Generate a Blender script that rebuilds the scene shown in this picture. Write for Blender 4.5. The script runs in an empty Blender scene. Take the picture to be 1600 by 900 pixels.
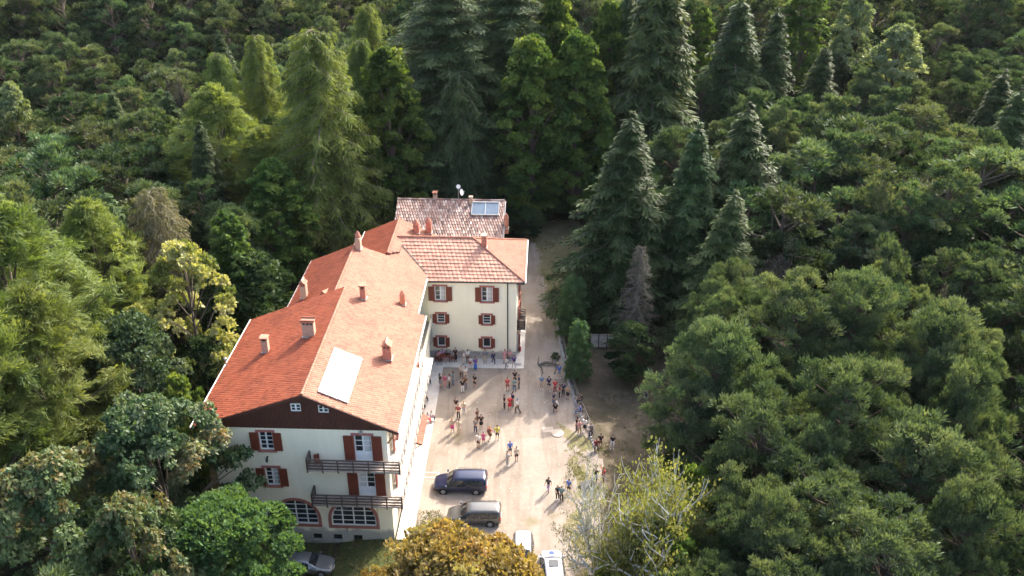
import bpy, bmesh, math, random
import numpy as np
from mathutils import Vector, Matrix
R = math.radians
scene = bpy.context.scene
COL = scene.collection
# ------------------------------------------------------------------ camera
FPX, PITCH, PSI, OX, OY, CH = 1460.0, 0.499, -0.039, -9.70, 57.96, 55.3
cam_d = bpy.data.cameras.new('drone_camera'); cam = bpy.data.objects.new('drone_camera', cam_d); COL.objects.link(cam)
cam_d.sensor_width = 36.0; cam_d.lens = FPX / 1600 * 36.0; cam_d.clip_end = 5000; cam_d.clip_start = 0.5
cam.location = (0, 0, CH); cam.rotation_euler = (math.pi / 2 - PITCH, 0, 0)
scene.camera = cam
# ------------------------------------------------------------------ world, sun, exposure
SUN_EL, SUN_AZ = 38.0, 35.7          # azimuth from +Y towards +X
w = bpy.data.worlds.new('World'); scene.world = w; w.use_nodes = True
nt = w.node_tree; nt.nodes.clear()
sky = nt.nodes.new('ShaderNodeTexSky'); sky.sky_type = 'NISHITA'; sky.sun_disc = False
sky.sun_elevation = R(SUN_EL); sky.sun_rotation = R(SUN_AZ); sky.air_density = 1.0; sky.dust_density = 5.0; sky.ozone_density = 0.6
bg = nt.nodes.new('ShaderNodeBackground'); bg.inputs['Strength'].default_value = 0.15
wo = nt.nodes.new('ShaderNodeOutputWorld'); nt.links.new(sky.outputs[0], bg.inputs[0]); nt.links.new(bg.outputs[0], wo.inputs[0])
sd = bpy.data.lights.new('sun', 'SUN'); so = bpy.data.objects.new('sun', sd); COL.objects.link(so)
sd.energy = 2.0; sd.angle = R(0.55); sd.color = (1.0, 0.955, 0.88)
sdir = Vector((math.cos(R(SUN_EL)) * math.sin(R(SUN_AZ)), math.cos(R(SUN_EL)) * math.cos(R(SUN_AZ)), math.sin(R(SUN_EL))))
so.rotation_euler = sdir.to_track_quat('Z', 'Y').to_euler(); so.location = (60, 160, 120)
vs = scene.view_settings; vs.view_transform = 'Standard'; vs.look = 'None'; vs.gamma = 1.0; vs.use_curve_mapping = False
vs.exposure = 2.04
scene.cycles.max_bounces = 6; scene.cycles.diffuse_bounces = 3; scene.cycles.transmission_bounces = 4
rng = random.Random(11)
# ------------------------------------------------------------------ geometry of the place
_c, _s = math.cos(PITCH), math.sin(PITCH)
def at(px, py, z=0.0):
    x = (px - 800) / FPX; y = (450 - py) / FPX
    d = (x, _c + y * _s, -_s + y * _c); t = (z - CH) / d[2]
    return Vector((d[0] * t, d[1] * t, z))
def pj(X, Y, Z):
    dz = Z - CH; d = Y * _c - dz * _s; v = Y * _s + dz * _c
    return (800 + FPX * X / d, 450 - FPX * v / d, d)
_cp, _sp = math.cos(PSI), math.sin(PSI)
def bw(u, v, z=0.0): return Vector((OX + u * _cp - v * _sp, OY + u * _sp + v * _cp, z))
def wb(X, Y):
    dx, dy = X - OX, Y - OY; return (dx * _cp + dy * _sp, -dx * _sp + dy * _cp)
def sst(a, b, x):
    t = max(0.0, min(1.0, (x - a) / (b - a))); return t * t * (3 - 2 * t)
def gz(X, Y):
    u, v = wb(X, Y)
    z = -0.62 * sst(-1.0, -6.0, u) * sst(5.0, 0.0, v)
    far = sst(60, 220, math.hypot(X - 5, Y - 85))
    z += far * (3.0 * math.sin(X * 0.021 + 1.3) * math.cos(Y * 0.017) + 4.0 * sst(20, 160, -X) * sst(60, 200, Y))
    e = sst(15.5, 19.0, u - 0.16 * max(0, 22 - v)) * sst(52, 40, v)      # the ground east of the fence lies a little lower
    z -= 0.5 * e * (1 - far)
    return z
# ------------------------------------------------------------------ materials
def nodes(name):
    m = bpy.data.materials.new(name); m.use_nodes = True; n = m.node_tree
    b = n.nodes.get('Principled BSDF'); return m, n, b
def N(n, t, **k):
    o = n.nodes.new(t)
    for a, v in k.items():
        if a in o.inputs: o.inputs[a].default_value = v
        else: setattr(o, a, v)
    return o
def ramp(n, stops, fac):
    r = n.nodes.new('ShaderNodeValToRGB'); e = r.color_ramp.elements
    e[0].position, e[0].color = stops[0][0], (*stops[0][1], 1); e[1].position, e[1].color = stops[-1][0], (*stops[-1][1], 1)
    for p, c in stops[1:-1]:
        x = e.new(p); x.color = (*c, 1)
    n.links.new(fac, r.inputs[0]); return r
def mixc(n, a, b, f, mode='MIX'):
    m = n.nodes.new('ShaderNodeMix'); m.data_type = 'RGBA'; m.blend_type = mode
    for s, v in ((m.inputs[6], a), (m.inputs[7], b), (m.inputs[0], f)):
        if hasattr(v, 'is_output') or isinstance(v, bpy.types.NodeSocket): n.links.new(v, s)
        elif isinstance(v, (int, float)): s.default_value = v
        else: s.default_value = (*v, 1)
    return m.outputs[2]
def coords(n, kind='Object', scale=(1, 1, 1)):
    t = n.nodes.new('ShaderNodeTexCoord'); mp = n.nodes.new('ShaderNodeMapping'); mp.inputs['Scale'].default_value = scale
    n.links.new(t.outputs[kind], mp.inputs[0]); return mp.outputs[0]
def noise(n, vec, scale, detail=4, rough=0.6):
    t = N(n, 'ShaderNodeTexNoise'); t.inputs['Scale'].default_value = scale; t.inputs['Detail'].default_value = detail; t.inputs['Roughness'].default_value = rough
    n.links.new(vec, t.inputs['Vector']); return t.outputs['Fac']
def bump(n, b, h, strength=0.4, dist=0.02):
    t = N(n, 'ShaderNodeBump'); t.inputs['Strength'].default_value = strength; t.inputs['Distance'].default_value = dist
    n.links.new(h, t.inputs['Height']); n.links.new(t.outputs[0], b.inputs['Normal'])
def simple(name, col, rough=0.7, metal=0.0, var=0.12, scale=3.0, spec=0.5, bmp=0.0, stretch=(1, 1, 1)):
    m, n, b = nodes(name); v = coords(n, 'Object', stretch)
    f = noise(n, v, scale)
    lo = tuple(c * (1 - var) for c in col); hi = tuple(min(1, c * (1 + var)) for c in col)
    r = ramp(n, [(0.3, lo), (0.7, hi)], f); n.links.new(r.outputs[0], b.inputs['Base Color'])
    b.inputs['Roughness'].default_value = rough; b.inputs['Metallic'].default_value = metal; b.inputs['Specular IOR Level'].default_value = spec
    if bmp: bump(n, b, noise(n, v, scale * 8), bmp)
    return m
def plaster(name, col):
    m, n, b = nodes(name); v = coords(n)
    r = ramp(n, [(0.25, tuple(c * 0.93 for c in col)), (0.6, col), (0.85, tuple(min(1, c * 1.04) for c in col))], noise(n, v, 0.35, 6))
    vs_ = coords(n, 'Object', (2.2, 2.2, 0.12)); st = noise(n, vs_, 1.3, 5)
    rs = ramp(n, [(0.45, (1, 1, 1)), (0.85, (0.90, 0.88, 0.85))], st)
    c = mixc(n, r.outputs[0], rs.outputs[0], 0.6, 'MULTIPLY')
    # rising damp with its own blotchy outline close to the ground
    geo = N(n, 'ShaderNodeTexCoord'); sep = N(n, 'ShaderNodeSeparateXYZ'); n.links.new(geo.outputs['Object'], sep.inputs[0])
    ad = N(n, 'ShaderNodeMath', operation='MULTIPLY_ADD'); n.links.new(noise(n, v, 0.9, 5), ad.inputs[0]); ad.inputs[1].default_value = -1.6; n.links.new(sep.outputs[2], ad.inputs[2])
    dm = ramp(n, [(0.0, (1, 1, 1)), (0.35, (0, 0, 0))], ad.outputs[0])
    c = mixc(n, c, (0.42, 0.39, 0.33), dm.outputs[0])
    n.links.new(c, b.inputs['Base Color']); b.inputs['Roughness'].default_value = 0.92; b.inputs['Specular IOR Level'].default_value = 0.2
    bump(n, b, noise(n, v, 18, 4), 0.25); return m
def tilemat(name, cols, rough=0.5, spec=0.5):
    m, n, b = nodes(name); a = N(n, 'ShaderNodeAttribute', attribute_name='tint')
    r = ramp(n, [(i / (len(cols) - 1), c) for i, c in enumerate(cols)], a.outputs['Fac'])
    v = coords(n); d = ramp(n, [(0.3, (0.74, 0.74, 0.75)), (0.5, (1, 1, 1)), (0.75, (1.12, 1.1, 1.1))], noise(n, v, 0.45, 6, 0.65))
    c = mixc(n, r.outputs[0], d.outputs[0], 1.0, 'MULTIPLY')
    n.links.new(c, b.inputs['Base Color']); b.inputs['Roughness'].default_value = rough; b.inputs['Specular IOR Level'].default_value = spec
    bump(n, b, noise(n, v, 30, 3), 0.15, 0.01); return m
def leafmat(name, cols, trans=0.35, hue=0.03, val=0.35, rough=0.6):
    m = bpy.data.materials.new(name); m.use_nodes = True; n = m.node_tree; n.nodes.clear()
    out = N(n, 'ShaderNodeOutputMaterial'); b = N(n, 'ShaderNodeBsdfPrincipled'); tr = N(n, 'ShaderNodeBsdfTranslucent'); mx = N(n, 'ShaderNodeMixShader')
    a = N(n, 'ShaderNodeAttribute', attribute_name='tint')
    r = ramp(n, [(i / (len(cols) - 1), c) for i, c in enumerate(cols)], a.outputs['Fac'])
    oi = N(n, 'ShaderNodeObjectInfo')
    hsv = N(n, 'ShaderNodeHueSaturation'); n.links.new(r.outputs[0], hsv.inputs['Color'])
    h = N(n, 'ShaderNodeMapRange'); n.links.new(oi.outputs['Random'], h.inputs[0]); h.inputs[3].default_value = 0.5 - hue; h.inputs[4].default_value = 0.5 + hue; n.links.new(h.outputs[0], hsv.inputs['Hue'])
    wn = N(n, 'ShaderNodeTexWhiteNoise', noise_dimensions='1D'); n.links.new(oi.outputs['Random'], wn.inputs['W'])
    v = N(n, 'ShaderNodeMapRange'); n.links.new(wn.outputs['Value'], v.inputs[0]); v.inputs[3].default_value = 1 - val; v.inputs[4].default_value = 1 + val; n.links.new(v.outputs[0], hsv.inputs['Value']); hsv.inputs['Saturation'].default_value = .90
    n.links.new(hsv.outputs[0], b.inputs['Base Color']); b.inputs['Roughness'].default_value = rough; b.inputs['Specular IOR Level'].default_value = 0.16
    tc = mixc(n, hsv.outputs[0], (1.5, 1.45, 0.55), 1.0, 'MULTIPLY'); n.links.new(tc, tr.inputs[0])
    mx.inputs[0].default_value = trans; n.links.new(b.outputs[0], mx.inputs[1]); n.links.new(tr.outputs[0], mx.inputs[2]); n.links.new(mx.outputs[0], out.inputs[0]); return m
M = {}
M['wall'] = plaster('cream_plaster', (0.90, 0.83, 0.64))
M['plinth'] = simple('grey_render', (0.36, 0.34, 0.31), 0.95, var=0.3, scale=2, bmp=0.4)
M['concrete'] = simple('pale_concrete', (0.56, 0.52, 0.47), 0.9, var=0.14, scale=0.9, bmp=0.3)
M['palefloor'] = simple('pale_floor', (0.70, 0.67, 0.62), 0.85, var=0.1, scale=0.9, bmp=0.2)
M['white'] = simple('white_paint', (0.78, 0.78, 0.76), 0.5, var=0.05)
M['trim'] = simple('pink_brown_surround', (0.36, 0.13, 0.105), 0.85, var=0.12, scale=2)
M['shutter'] = simple('red_brown_shutter', (0.17, 0.038, 0.018), 0.6, var=0.18, scale=4, stretch=(4, 1, 0.4))
M['darkwood'] = simple('dark_stained_wood', (0.075, 0.024, 0.015), 0.65, var=0.6, scale=5, stretch=(5, 5, 0.25))
M['balcony'] = simple('weathered_balcony_wood', (0.085, 0.06, 0.05), 0.6, var=0.35, scale=4, stretch=(0.5, 4, 4))
M['lightwood'] = simple('weathered_light_wood', (0.36, 0.31, 0.27), 0.7, var=0.3, scale=4, stretch=(0.5, 0.5, 4))  # pale tone also carries the sun's wash on the side balcony rails
M['ochrewood'] = simple('honey_wood', (0.42, 0.22, 0.10), 0.7, var=0.2, scale=4)
M['glass'] = simple('window_glass', (0.025, 0.03, 0.035), 0.08, var=0.5, scale=1.2, spec=0.7)
M['curtain'] = simple('white_curtain', (0.62, 0.61, 0.58), 0.9, var=0.15, scale=6, stretch=(6, 1, .3))
M['sandstone'] = simple('sandy_concrete', (0.40, 0.34, 0.28), 0.95, var=0.15, scale=1.5, bmp=.3)
M['metal'] = simple('zinc_gutter', (0.42, 0.40, 0.38), 0.5, 0.4, var=0.1)
M['darkmetal'] = simple('dark_iron', (0.04, 0.04, 0.04), 0.5, 0.5)
M['brick'] = simple('chimney_brick', (0.42, 0.17, 0.11), 0.85, var=0.25, scale=6, bmp=0.4)
M['mortar'] = simple('pale_mortar', (0.42, 0.28, 0.20), 0.85, var=0.15, scale=4)
M['solar'] = simple('solar_glass', (0.45, 0.46, 0.48), 0.32, var=0.03, spec=1.0)
M['tubes'] = simple('solar_tube_glass', (0.26, 0.33, 0.40), 0.25, 0.3, var=0.15, scale=4, spec=0.8)
M['tile_red'] = tilemat('orange_red_tiles', [(0.20, 0.048, 0.022), (0.25, 0.063, 0.029), (0.285, 0.078, 0.037), (0.225, 0.053, 0.024)], 0.7, 0.2)  # same tile as below, darkened for the weaker light on left slopes
M['tile_pale'] = tilemat('salmon_tiles', [(0.255, 0.10, 0.060), (0.29, 0.12, 0.074), (0.315, 0.14, 0.086), (0.27, 0.106, 0.064)], 0.65, 0.3)  # same tile, paler to carry the stronger sun on right slopes
M['tile_wing'] = tilemat('pale_orange_tiles', [(0.40, 0.185, 0.12), (0.44, 0.215, 0.14), (0.47, 0.25, 0.165), (0.42, 0.20, 0.13)], 0.5, 0.45)
M['tile_old'] = tilemat('old_mixed_pantiles', [(0.13, 0.08, 0.065), (0.25, 0.14, 0.105), (0.38, 0.26, 0.21), (0.20, 0.11, 0.085), (0.46, 0.36, 0.30), (0.28, 0.155, 0.12)], 0.7, 0.4)
def groundmat():
    m, n, b = nodes('forest_floor'); v = coords(n)
    r = ramp(n, [(0.25, (0.022, 0.024, 0.012)), (0.5, (0.05, 0.045, 0.026)), (0.72, (0.085, 0.07, 0.04)), (0.9, (0.045, 0.06, 0.022))], noise(n, v, 0.35, 8, 0.7))
    n.links.new(r.outputs[0], b.inputs['Base Color']); b.inputs['Roughness'].default_value = 1; b.inputs['Specular IOR Level'].default_value = 0.1
    bump(n, b, noise(n, v, 3, 6), 0.9, 0.15); return m
def yardmat():
    m, n, b = nodes('sandy_yard'); v = coords(n)
    r = ramp(n, [(0.28, (0.235, 0.19, 0.15)), (0.5, (0.305, 0.255, 0.207)), (0.72, (0.355, 0.305, 0.255))], noise(n, v, 0.22, 8, 0.68))
    r2 = ramp(n, [(0.36, (0.88, 0.87, 0.86)), (0.60, (1, 1, 1))], noise(n, v, 2.2, 8, 0.75))
    c = mixc(n, r.outputs[0], r2.outputs[0], 0.8, 'MULTIPLY')
    vst = coords(n, 'Object', (1.0, 0.16, 1)); tr = ramp(n, [(0.46, (1, 1, 1)), (0.52, (0.78, 0.76, 0.73)), (0.58, (1, 1, 1))], noise(n, vst, 0.35, 3))
    c = mixc(n, c, tr.outputs[0], 0.7, 'MULTIPLY')
    g = ramp(n, [(0.60, (0, 0, 0)), (0.70, (1, 1, 1))], noise(n, v, 0.13, 6, 0.7))
    c = mixc(n, c, (0.20, 0.17, 0.10), g.outputs[0])
    n.links.new(c, b.inputs['Base Color']); b.inputs['Roughness'].default_value = 0.95; b.inputs['Specular IOR Level'].default_value = 0.15
    bump(n, b, noise(n, v, 9, 6), 0.5, 0.04); return m
def grassmat(name, lo, mid, hi, sc=0.5):
    m, n, b = nodes(name); v = coords(n)
    r = ramp(n, [(0.3, lo), (0.52, mid), (0.72, hi)], noise(n, v, sc, 9, 0.75))
    n.links.new(r.outputs[0], b.inputs['Base Color']); b.inputs['Roughness'].default_value = 1; b.inputs['Specular IOR Level'].default_value = 0.1
    bump(n, b, noise(n, v, 12, 6), 0.8, 0.08); return m
M['floor'] = groundmat(); M['yard'] = yardmat()
M['lawn'] = grassmat('dry_lawn', (0.13, 0.125, 0.06), (0.215, 0.185, 0.10), (0.31, 0.26, 0.17), 0.35)
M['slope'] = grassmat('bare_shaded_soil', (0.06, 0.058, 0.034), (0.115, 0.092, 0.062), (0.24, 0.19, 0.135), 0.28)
M['darkgrass'] = grassmat('rough_grass', (0.04, 0.055, 0.02), (0.07, 0.08, 0.03), (0.15, 0.12, 0.06), 0.5)
M['bark'] = simple('grey_brown_bark', (0.11, 0.085, 0.065), 0.95, var=0.4, scale=3, bmp=0.8, stretch=(3, 3, 0.5))
M['pinebark'] = simple('brown_pine_bark', (0.12, 0.088, 0.066), 0.95, var=0.4, scale=3, bmp=0.8, stretch=(3, 3, 0.5))
M['greybark'] = simple('dead_grey_bark', (0.11, 0.10, 0.085), 0.95, var=0.3, scale=3)
M['birchbark'] = simple('white_birch_bark', (0.62, 0.60, 0.56), 0.8, var=0.25, scale=2)
M['pine'] = leafmat('pine_needles', [(0.024, 0.046, 0.022), (0.046, 0.080, 0.036), (0.072, 0.114, 0.050), (0.098, 0.138, 0.062), (0.128, 0.145, 0.082)], 0.28, 0.035, 0.42)
M['bigpine'] = leafmat('blue_pine_needles', [(0.036, 0.066, 0.034), (0.068, 0.108, 0.052), (0.10, 0.144, 0.068), (0.145, 0.182, 0.09)], 0.28, 0.015, 0.15)
M['larch'] = leafmat('larch_needles', [(0.060, 0.100, 0.022), (0.11, 0.16, 0.032), (0.15, 0.205, 0.044), (0.195, 0.245, 0.064)], 0.42, 0.015, 0.15)
M['brownlarch'] = leafmat('brownish_larch_needles', [(0.10, 0.10, 0.05), (0.17, 0.155, 0.085), (0.23, 0.20, 0.12)], 0.3, 0.01, 0.1)
M['spruce'] = leafmat('spruce_needles', [(0.018, 0.036, 0.013), (0.034, 0.064, 0.018), (0.056, 0.094, 0.026), (0.088, 0.126, 0.036)], 0.2, 0.02, 0.25)
M['cedar'] = leafmat('cedar_needles', [(0.026, 0.050, 0.018), (0.050, 0.084, 0.028), (0.078, 0.116, 0.038)], 0.2, 0.01, 0.1)
M['hornbeam'] = leafmat('hornbeam_leaves', [(0.028, 0.060, 0.012), (0.05, 0.098, 0.018), (0.085, 0.145, 0.024), (0.15, 0.205, 0.034)], 0.38, 0.012, 0.15)
M['darkleaf'] = leafmat('dark_broad_leaves', [(0.02, 0.046, 0.014), (0.035, 0.07, 0.021), (0.055, 0.098, 0.03), (0.09, 0.13, 0.045)], 0.3, 0.02, 0.25)
M['greyleaf'] = leafmat('grey_green_leaves', [(0.035, 0.07, 0.03), (0.06, 0.105, 0.045), (0.095, 0.14, 0.065), (0.15, 0.19, 0.11)], 0.25, 0.01, 0.1)
M['chestnut'] = leafmat('chestnut_leaves', [(0.03, 0.062, 0.022), (0.05, 0.095, 0.034), (0.085, 0.13, 0.05), (0.14, 0.175, 0.09), (0.19, 0.20, 0.09), (0.20, 0.12, 0.04)], 0.3, 0.01, 0.1, 0.45)
M['brownchestnut'] = leafmat('browning_chestnut_leaves', [(0.035, 0.062, 0.02), (0.055, 0.09, 0.03), (0.085, 0.125, 0.045), (0.11, 0.135, 0.05), (0.14, 0.10, 0.036), (0.10, 0.145, 0.06)], 0.3, 0.01, 0.1, 0.45)
M['locust'] = leafmat('fresh_green_leaves', [(0.045, 0.100, 0.034), (0.068, 0.14, 0.046), (0.095, 0.175, 0.058)], 0.38, 0.01, 0.08)
M['limeleaf'] = leafmat('bright_yellow_green_leaves', [(0.07, 0.13, 0.02), (0.11, 0.18, 0.03), (0.17, 0.23, 0.045)], 0.4, 0.01, 0.08)
M['yellowleaf'] = leafmat('pale_yellow_leaves', [(0.10, 0.14, 0.03), (0.18, 0.21, 0.045), (0.32, 0.33, 0.10), (0.42, 0.41, 0.20)], 0.35, 0.01, 0.08)
M['golden'] = leafmat('golden_maple_leaves', [(0.12, 0.08, 0.025), (0.20, 0.132, 0.035), (0.29, 0.195, 0.05), (0.24, 0.12, 0.04), (0.25, 0.20, 0.07)], 0.35, 0.01, 0.08)
M['birchleaf'] = leafmat('yellowing_birch_leaves', [(0.11, 0.14, 0.04), (0.17, 0.19, 0.055), (0.24, 0.23, 0.085)], 0.4, 0.01, 0.08)
M['deadtwig'] = leafmat('dead_grey_twigs', [(0.06, 0.055, 0.04), (0.10, 0.09, 0.07), (0.14, 0.125, 0.10)], 0.1, 0.0, 0.1)
M['silverbirch'] = leafmat('pale_birch_leaves', [(0.13, 0.18, 0.08), (0.20, 0.25, 0.12), (0.30, 0.34, 0.19)], 0.35, 0.01, 0.08)
# ------------------------------------------------------------------ object helpers
def tag(o, label=None, cat=None, group=None, kind=None):
    if label: o['label'] = label
    if cat: o['category'] = cat
    if group: o['group'] = group
    if kind: o['kind'] = kind
    return o
def empty(name, loc=(0, 0, 0), rz=0.0, parent=None):
    o = bpy.data.objects.new(name, None); COL.objects.link(o); o.location = loc; o.rotation_euler = (0, 0, rz)
    o.empty_display_size = 0.3
    if parent: o.parent = parent
    return o
def link(name, me, mat=None, parent=None, loc=None, rz=None, smooth=False):
    if mat and not me.materials: me.materials.append(M[mat] if isinstance(mat, str) else mat)
    o = bpy.data.objects.new(name, me); COL.objects.link(o)
    if parent: o.parent = parent
    if loc is not None: o.location = loc
    if rz is not None: o.rotation_euler = (0, 0, rz)
    if smooth: me.polygons.foreach_set('use_smooth', [True] * len(me.polygons))
    return o
class MB:
    def __init__(s): s.v = []; s.f = []; s.t = []
    def add(s, vs, fs, t=0.5):
        k = len(s.v); s.v += [tuple(p) for p in vs]; s.f += [tuple(i + k for i in f) for f in fs]; s.t += [t] * len(vs); return s
    def box(s, x0, x1, y0, y1, z0, z1, t=0.5):
        return s.add([(x0, y0, z0), (x1, y0, z0), (x1, y1, z0), (x0, y1, z0), (x0, y0, z1), (x1, y0, z1), (x1, y1, z1), (x0, y1, z1)],
                     [(3, 2, 1, 0), (4, 5, 6, 7), (0, 1, 5, 4), (1, 2, 6, 5), (2, 3, 7, 6), (3, 0, 4, 7)], t)
    def beam(s, a, b, w, h, t=0.5):
        a, b = Vector(a), Vector(b); d = (b - a).normalized(); up = Vector((0, 0, 1)) if abs(d.z) < 0.95 else Vector((0, 1, 0))
        x = d.cross(up).normalized() * (w / 2); y = x.cross(d).normalized() * (h / 2)
        vs = [a - x - y, a + x - y, a + x + y, a - x + y, b - x - y, b + x - y, b + x + y, b - x + y]
        return s.add(vs, [(0, 1, 2, 3), (7, 6, 5, 4), (0, 4, 5, 1), (1, 5, 6, 2), (2, 6, 7, 3), (3, 7, 4, 0)], t)
    def tube(s, pts, rad, n=7, t=0.5, cap=True):
        pts = [Vector(p) for p in pts]; rad = rad if isinstance(rad, (list, tuple)) else [rad] * len(pts)
        vs = []; fs = []
        for i, p in enumerate(pts):
            d = (pts[min(i + 1, len(pts) - 1)] - pts[max(i - 1, 0)]).normalized()
            ref = Vector((0, 0, 1)) if abs(d.z) < 0.9 else Vector((1, 0, 0)); x = d.cross(ref).normalized(); y = d.cross(x)
            for k in range(n):
                a = 2 * math.pi * k / n; vs.append(p + (x * math.cos(a) + y * math.sin(a)) * rad[i])
        for i in range(len(pts) - 1):
            for k in range(n):
                a, b = i * n + k, i * n + (k + 1) % n; fs.append((a, b, b + n, a + n))
        if cap: fs.append(tuple(range(n))[::-1]); fs.append(tuple((len(pts) - 1) * n + k for k in range(n)))
        return s.add(vs, fs, t)
    def prism(s, poly, z0, z1, t=0.5):
        n = len(poly); zz0 = z0 if callable(z0) else (lambda x, y: z0); zz1 = z1 if callable(z1) else (lambda x, y: z1)
        vs = [(x, y, zz0(x, y)) for x, y in poly] + [(x, y, zz1(x, y)) for x, y in poly]
        return s.add(vs, [tuple(range(n))[::-1], tuple(range(n, 2 * n))] + [(i, (i + 1) % n, (i + 1) % n + n, i + n) for i in range(n)], t)
    def lathe(s, prof, c=(0, 0, 0), n=12, t=0.5):
        vs = []; fs = []
        for r, z in prof:
            for k in range(n):
                a = 2 * math.pi * k / n; vs.append((c[0] + r * math.cos(a), c[1] + r * math.sin(a), c[2] + z))
        for i in range(len(prof) - 1):
            for k in range(n):
                a, b = i * n + k, i * n + (k + 1) % n; fs.append((a, b, b + n, a + n))
        fs.append(tuple(range(n))[::-1]); fs.append(tuple((len(prof) - 1) * n + k for k in range(n)))
        return s.add(vs, fs, t)
    def mesh(s, name):
        me = bpy.data.meshes.new(name); me.from_pydata(s.v, [], s.f)
        a = me.attributes.new('tint', 'FLOAT', 'POINT'); a.data.foreach_set('value', s.t); me.update(); return me
    def build(s, name, mat, parent=None, loc=None, rz=None, smooth=False, kind=None, label=None):
        o = link(name, s.mesh(name), mat, parent, loc, rz, smooth)
        if kind: o['kind'] = kind
        if label: o['label'] = label
        return o
def boolean(o, cutters):
    c = bpy.data.objects.new('cut', cutters.mesh('cut')); COL.objects.link(c); c.parent = o.parent
    for m_ in (c.data, o.data):
        q = bmesh.new(); q.from_mesh(m_); bmesh.ops.recalc_face_normals(q, faces=q.faces); q.to_mesh(m_); q.free()
    bpy.context.view_layer.update()
    md = o.modifiers.new('b', 'BOOLEAN'); md.operation = 'DIFFERENCE'; md.solver = 'EXACT'; md.object = c; md.use_self = True
    dg = bpy.context.evaluated_depsgraph_get(); dg.update(); me = bpy.data.meshes.new_from_object(o.evaluated_get(dg))
    o.modifiers.clear(); o.data = me; bpy.data.objects.remove(c)
# ------------------------------------------------------------------ setting: ground, yard, lawn, paths
def sheet(name, mat, inside, x0, x1, y0, y1, step, lift, label=None):
    """grid sheet following the ground, clipped to the region where inside(x, y) holds"""
    nx, ny = int((x1 - x0) / step) + 1, int((y1 - y0) / step) + 1; idx = {}; vs = []; fs = []
    def vid(i, j):
        if (i, j) not in idx:
            X, Y = x0 + i * step, y0 + j * step; idx[i, j] = len(vs); vs.append((X, Y, gz(X, Y) + lift))
        return idx[i, j]
    for i in range(nx):
        for j in range(ny):
            if inside(x0 + (i + .5) * step, y0 + (j + .5) * step): fs.append((vid(i, j), vid(i + 1, j), vid(i + 1, j + 1), vid(i, j + 1)))
    me = bpy.data.meshes.new(name); me.from_pydata(vs, [], fs); me.update()
    o = link(name, me, mat, smooth=True); tag(o, kind='structure'); return o
xs = sorted(set([-900, -600, -400, -300] + list(range(-220, -36, 4)) + list(range(-36, 36)) + list(range(36, 221, 4)) + [300, 400, 600, 900])); ys = sorted(set([-200, -100, -40] + list(range(0, 36, 4)) + list(range(36, 126)) + list(range(126, 420, 4)) + [500, 700, 1000, 1500, 2200]))
gv = [(x, y, gz(x, y)) for y in ys for x in xs]; nxs = len(xs)
gme = bpy.data.meshes.new('ground'); gme.from_pydata(gv, [], [(j * nxs + i, j * nxs + i + 1, (j + 1) * nxs + i + 1, (j + 1) * nxs + i) for j in range(len(ys) - 1) for i in range(nxs - 1)])
tag(link('ground', gme, 'floor', smooth=True), kind='structure')
def inpoly(x, y, P):
    r = False; j = len(P) - 1
    for i in range(len(P)):
        xi, yi = P[i]; xj, yj = P[j]
        if (yi > y) != (yj > y) and x < (xj - xi) * (y - yi) / (yj - yi) + xi: r = not r
        j = i
    return r
def wob(x, y): return 0.5 * math.sin(x * 1.7 + y * .9) + 0.35 * math.sin(x * 3.9 - y * 2.7) + .25 * math.sin(7 * x + 5.3 * y)
def pxpoly(P): return [tuple(at(*p).xy) for p in P]
YARD = pxpoly([(610, 905), (640, 850), (655, 640), (676, 560), (800, 545), (806, 430), (818, 372), (838, 372), (858, 440), (872, 470), (884, 560), (893, 592), (905, 630), (922, 668), (935, 700), (945, 760), (935, 830), (920, 920), (905, 1010), (600, 1010)])
LAWN = pxpoly([(820, 345), (905, 345), (925, 480), (875, 500), (850, 450), (838, 380), (815, 372)])
SLOPE = pxpoly([(862, 455), (960, 440), (1060, 480), (1075, 600), (1070, 720), (1000, 780), (1000, 1000), (930, 1000), (915, 800), (930, 690), (905, 640), (892, 600), (884, 560)])
FRONT = pxpoly([(330, 800), (640, 835), (640, 1010), (300, 1010)])
def ins(P, k): return lambda x, y: inpoly(x + k * wob(x, y), y + k * wob(y + 3, x), P)
sheet('rough_grass', 'darkgrass', ins(FRONT, .5), -34, 2, 40, 66, .5, .004)
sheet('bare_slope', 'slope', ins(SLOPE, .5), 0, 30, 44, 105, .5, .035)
sheet('yard', 'yard', ins(YARD, .22), -14, 14, 40, 118, .4, .045)
sheet('dry_lawn', 'lawn', ins(LAWN, .5), -6, 16, 84, 124, .4, .049)
PATCH = pxpoly([(850, 650), (925, 690), (950, 790), (930, 900), (850, 960), (862, 840), (905, 760)])
sheet('worn_grass', 'lawn', lambda x, y: inpoly(x, y, PATCH) and math.sin(x * 1.3) + math.sin(y * .9 + x) + wob(x, y) > .3, -2, 12, 40, 80, .3, .051)
# ------------------------------------------------------------------ main building
BLD = empty('guest_house', (OX, OY, 0), PSI)
tag(BLD, 'large cream house with orange tiled roofs, red-brown shutters and long wooden balconies', 'house')
def gplane(f): return f
RA_R = lambda u, v: 14.6 - .46 * (u + 6.14)
RA_L = lambda u, v: 14.6 - .365 * (-6.14 - u)
RB_R = lambda u, v: 14.0 - .571 * (u + 7.2)
RB_L = lambda u, v: 14.0 - .56 * (-7.2 - u)
RC_R = lambda u, v: 12.5 - .55 * (u + 4.2)
RC_L = lambda u, v: 12.5 - .50 * (-4.2 - u)
RD_F = lambda u, v: 9.75 + .51 * (v - 27.3)
RD_B = lambda u, v: 9.75 + .51 * (37.3 - v)
RD_E = lambda u, v: 9.75 + .443 * (9.95 - u)
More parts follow.
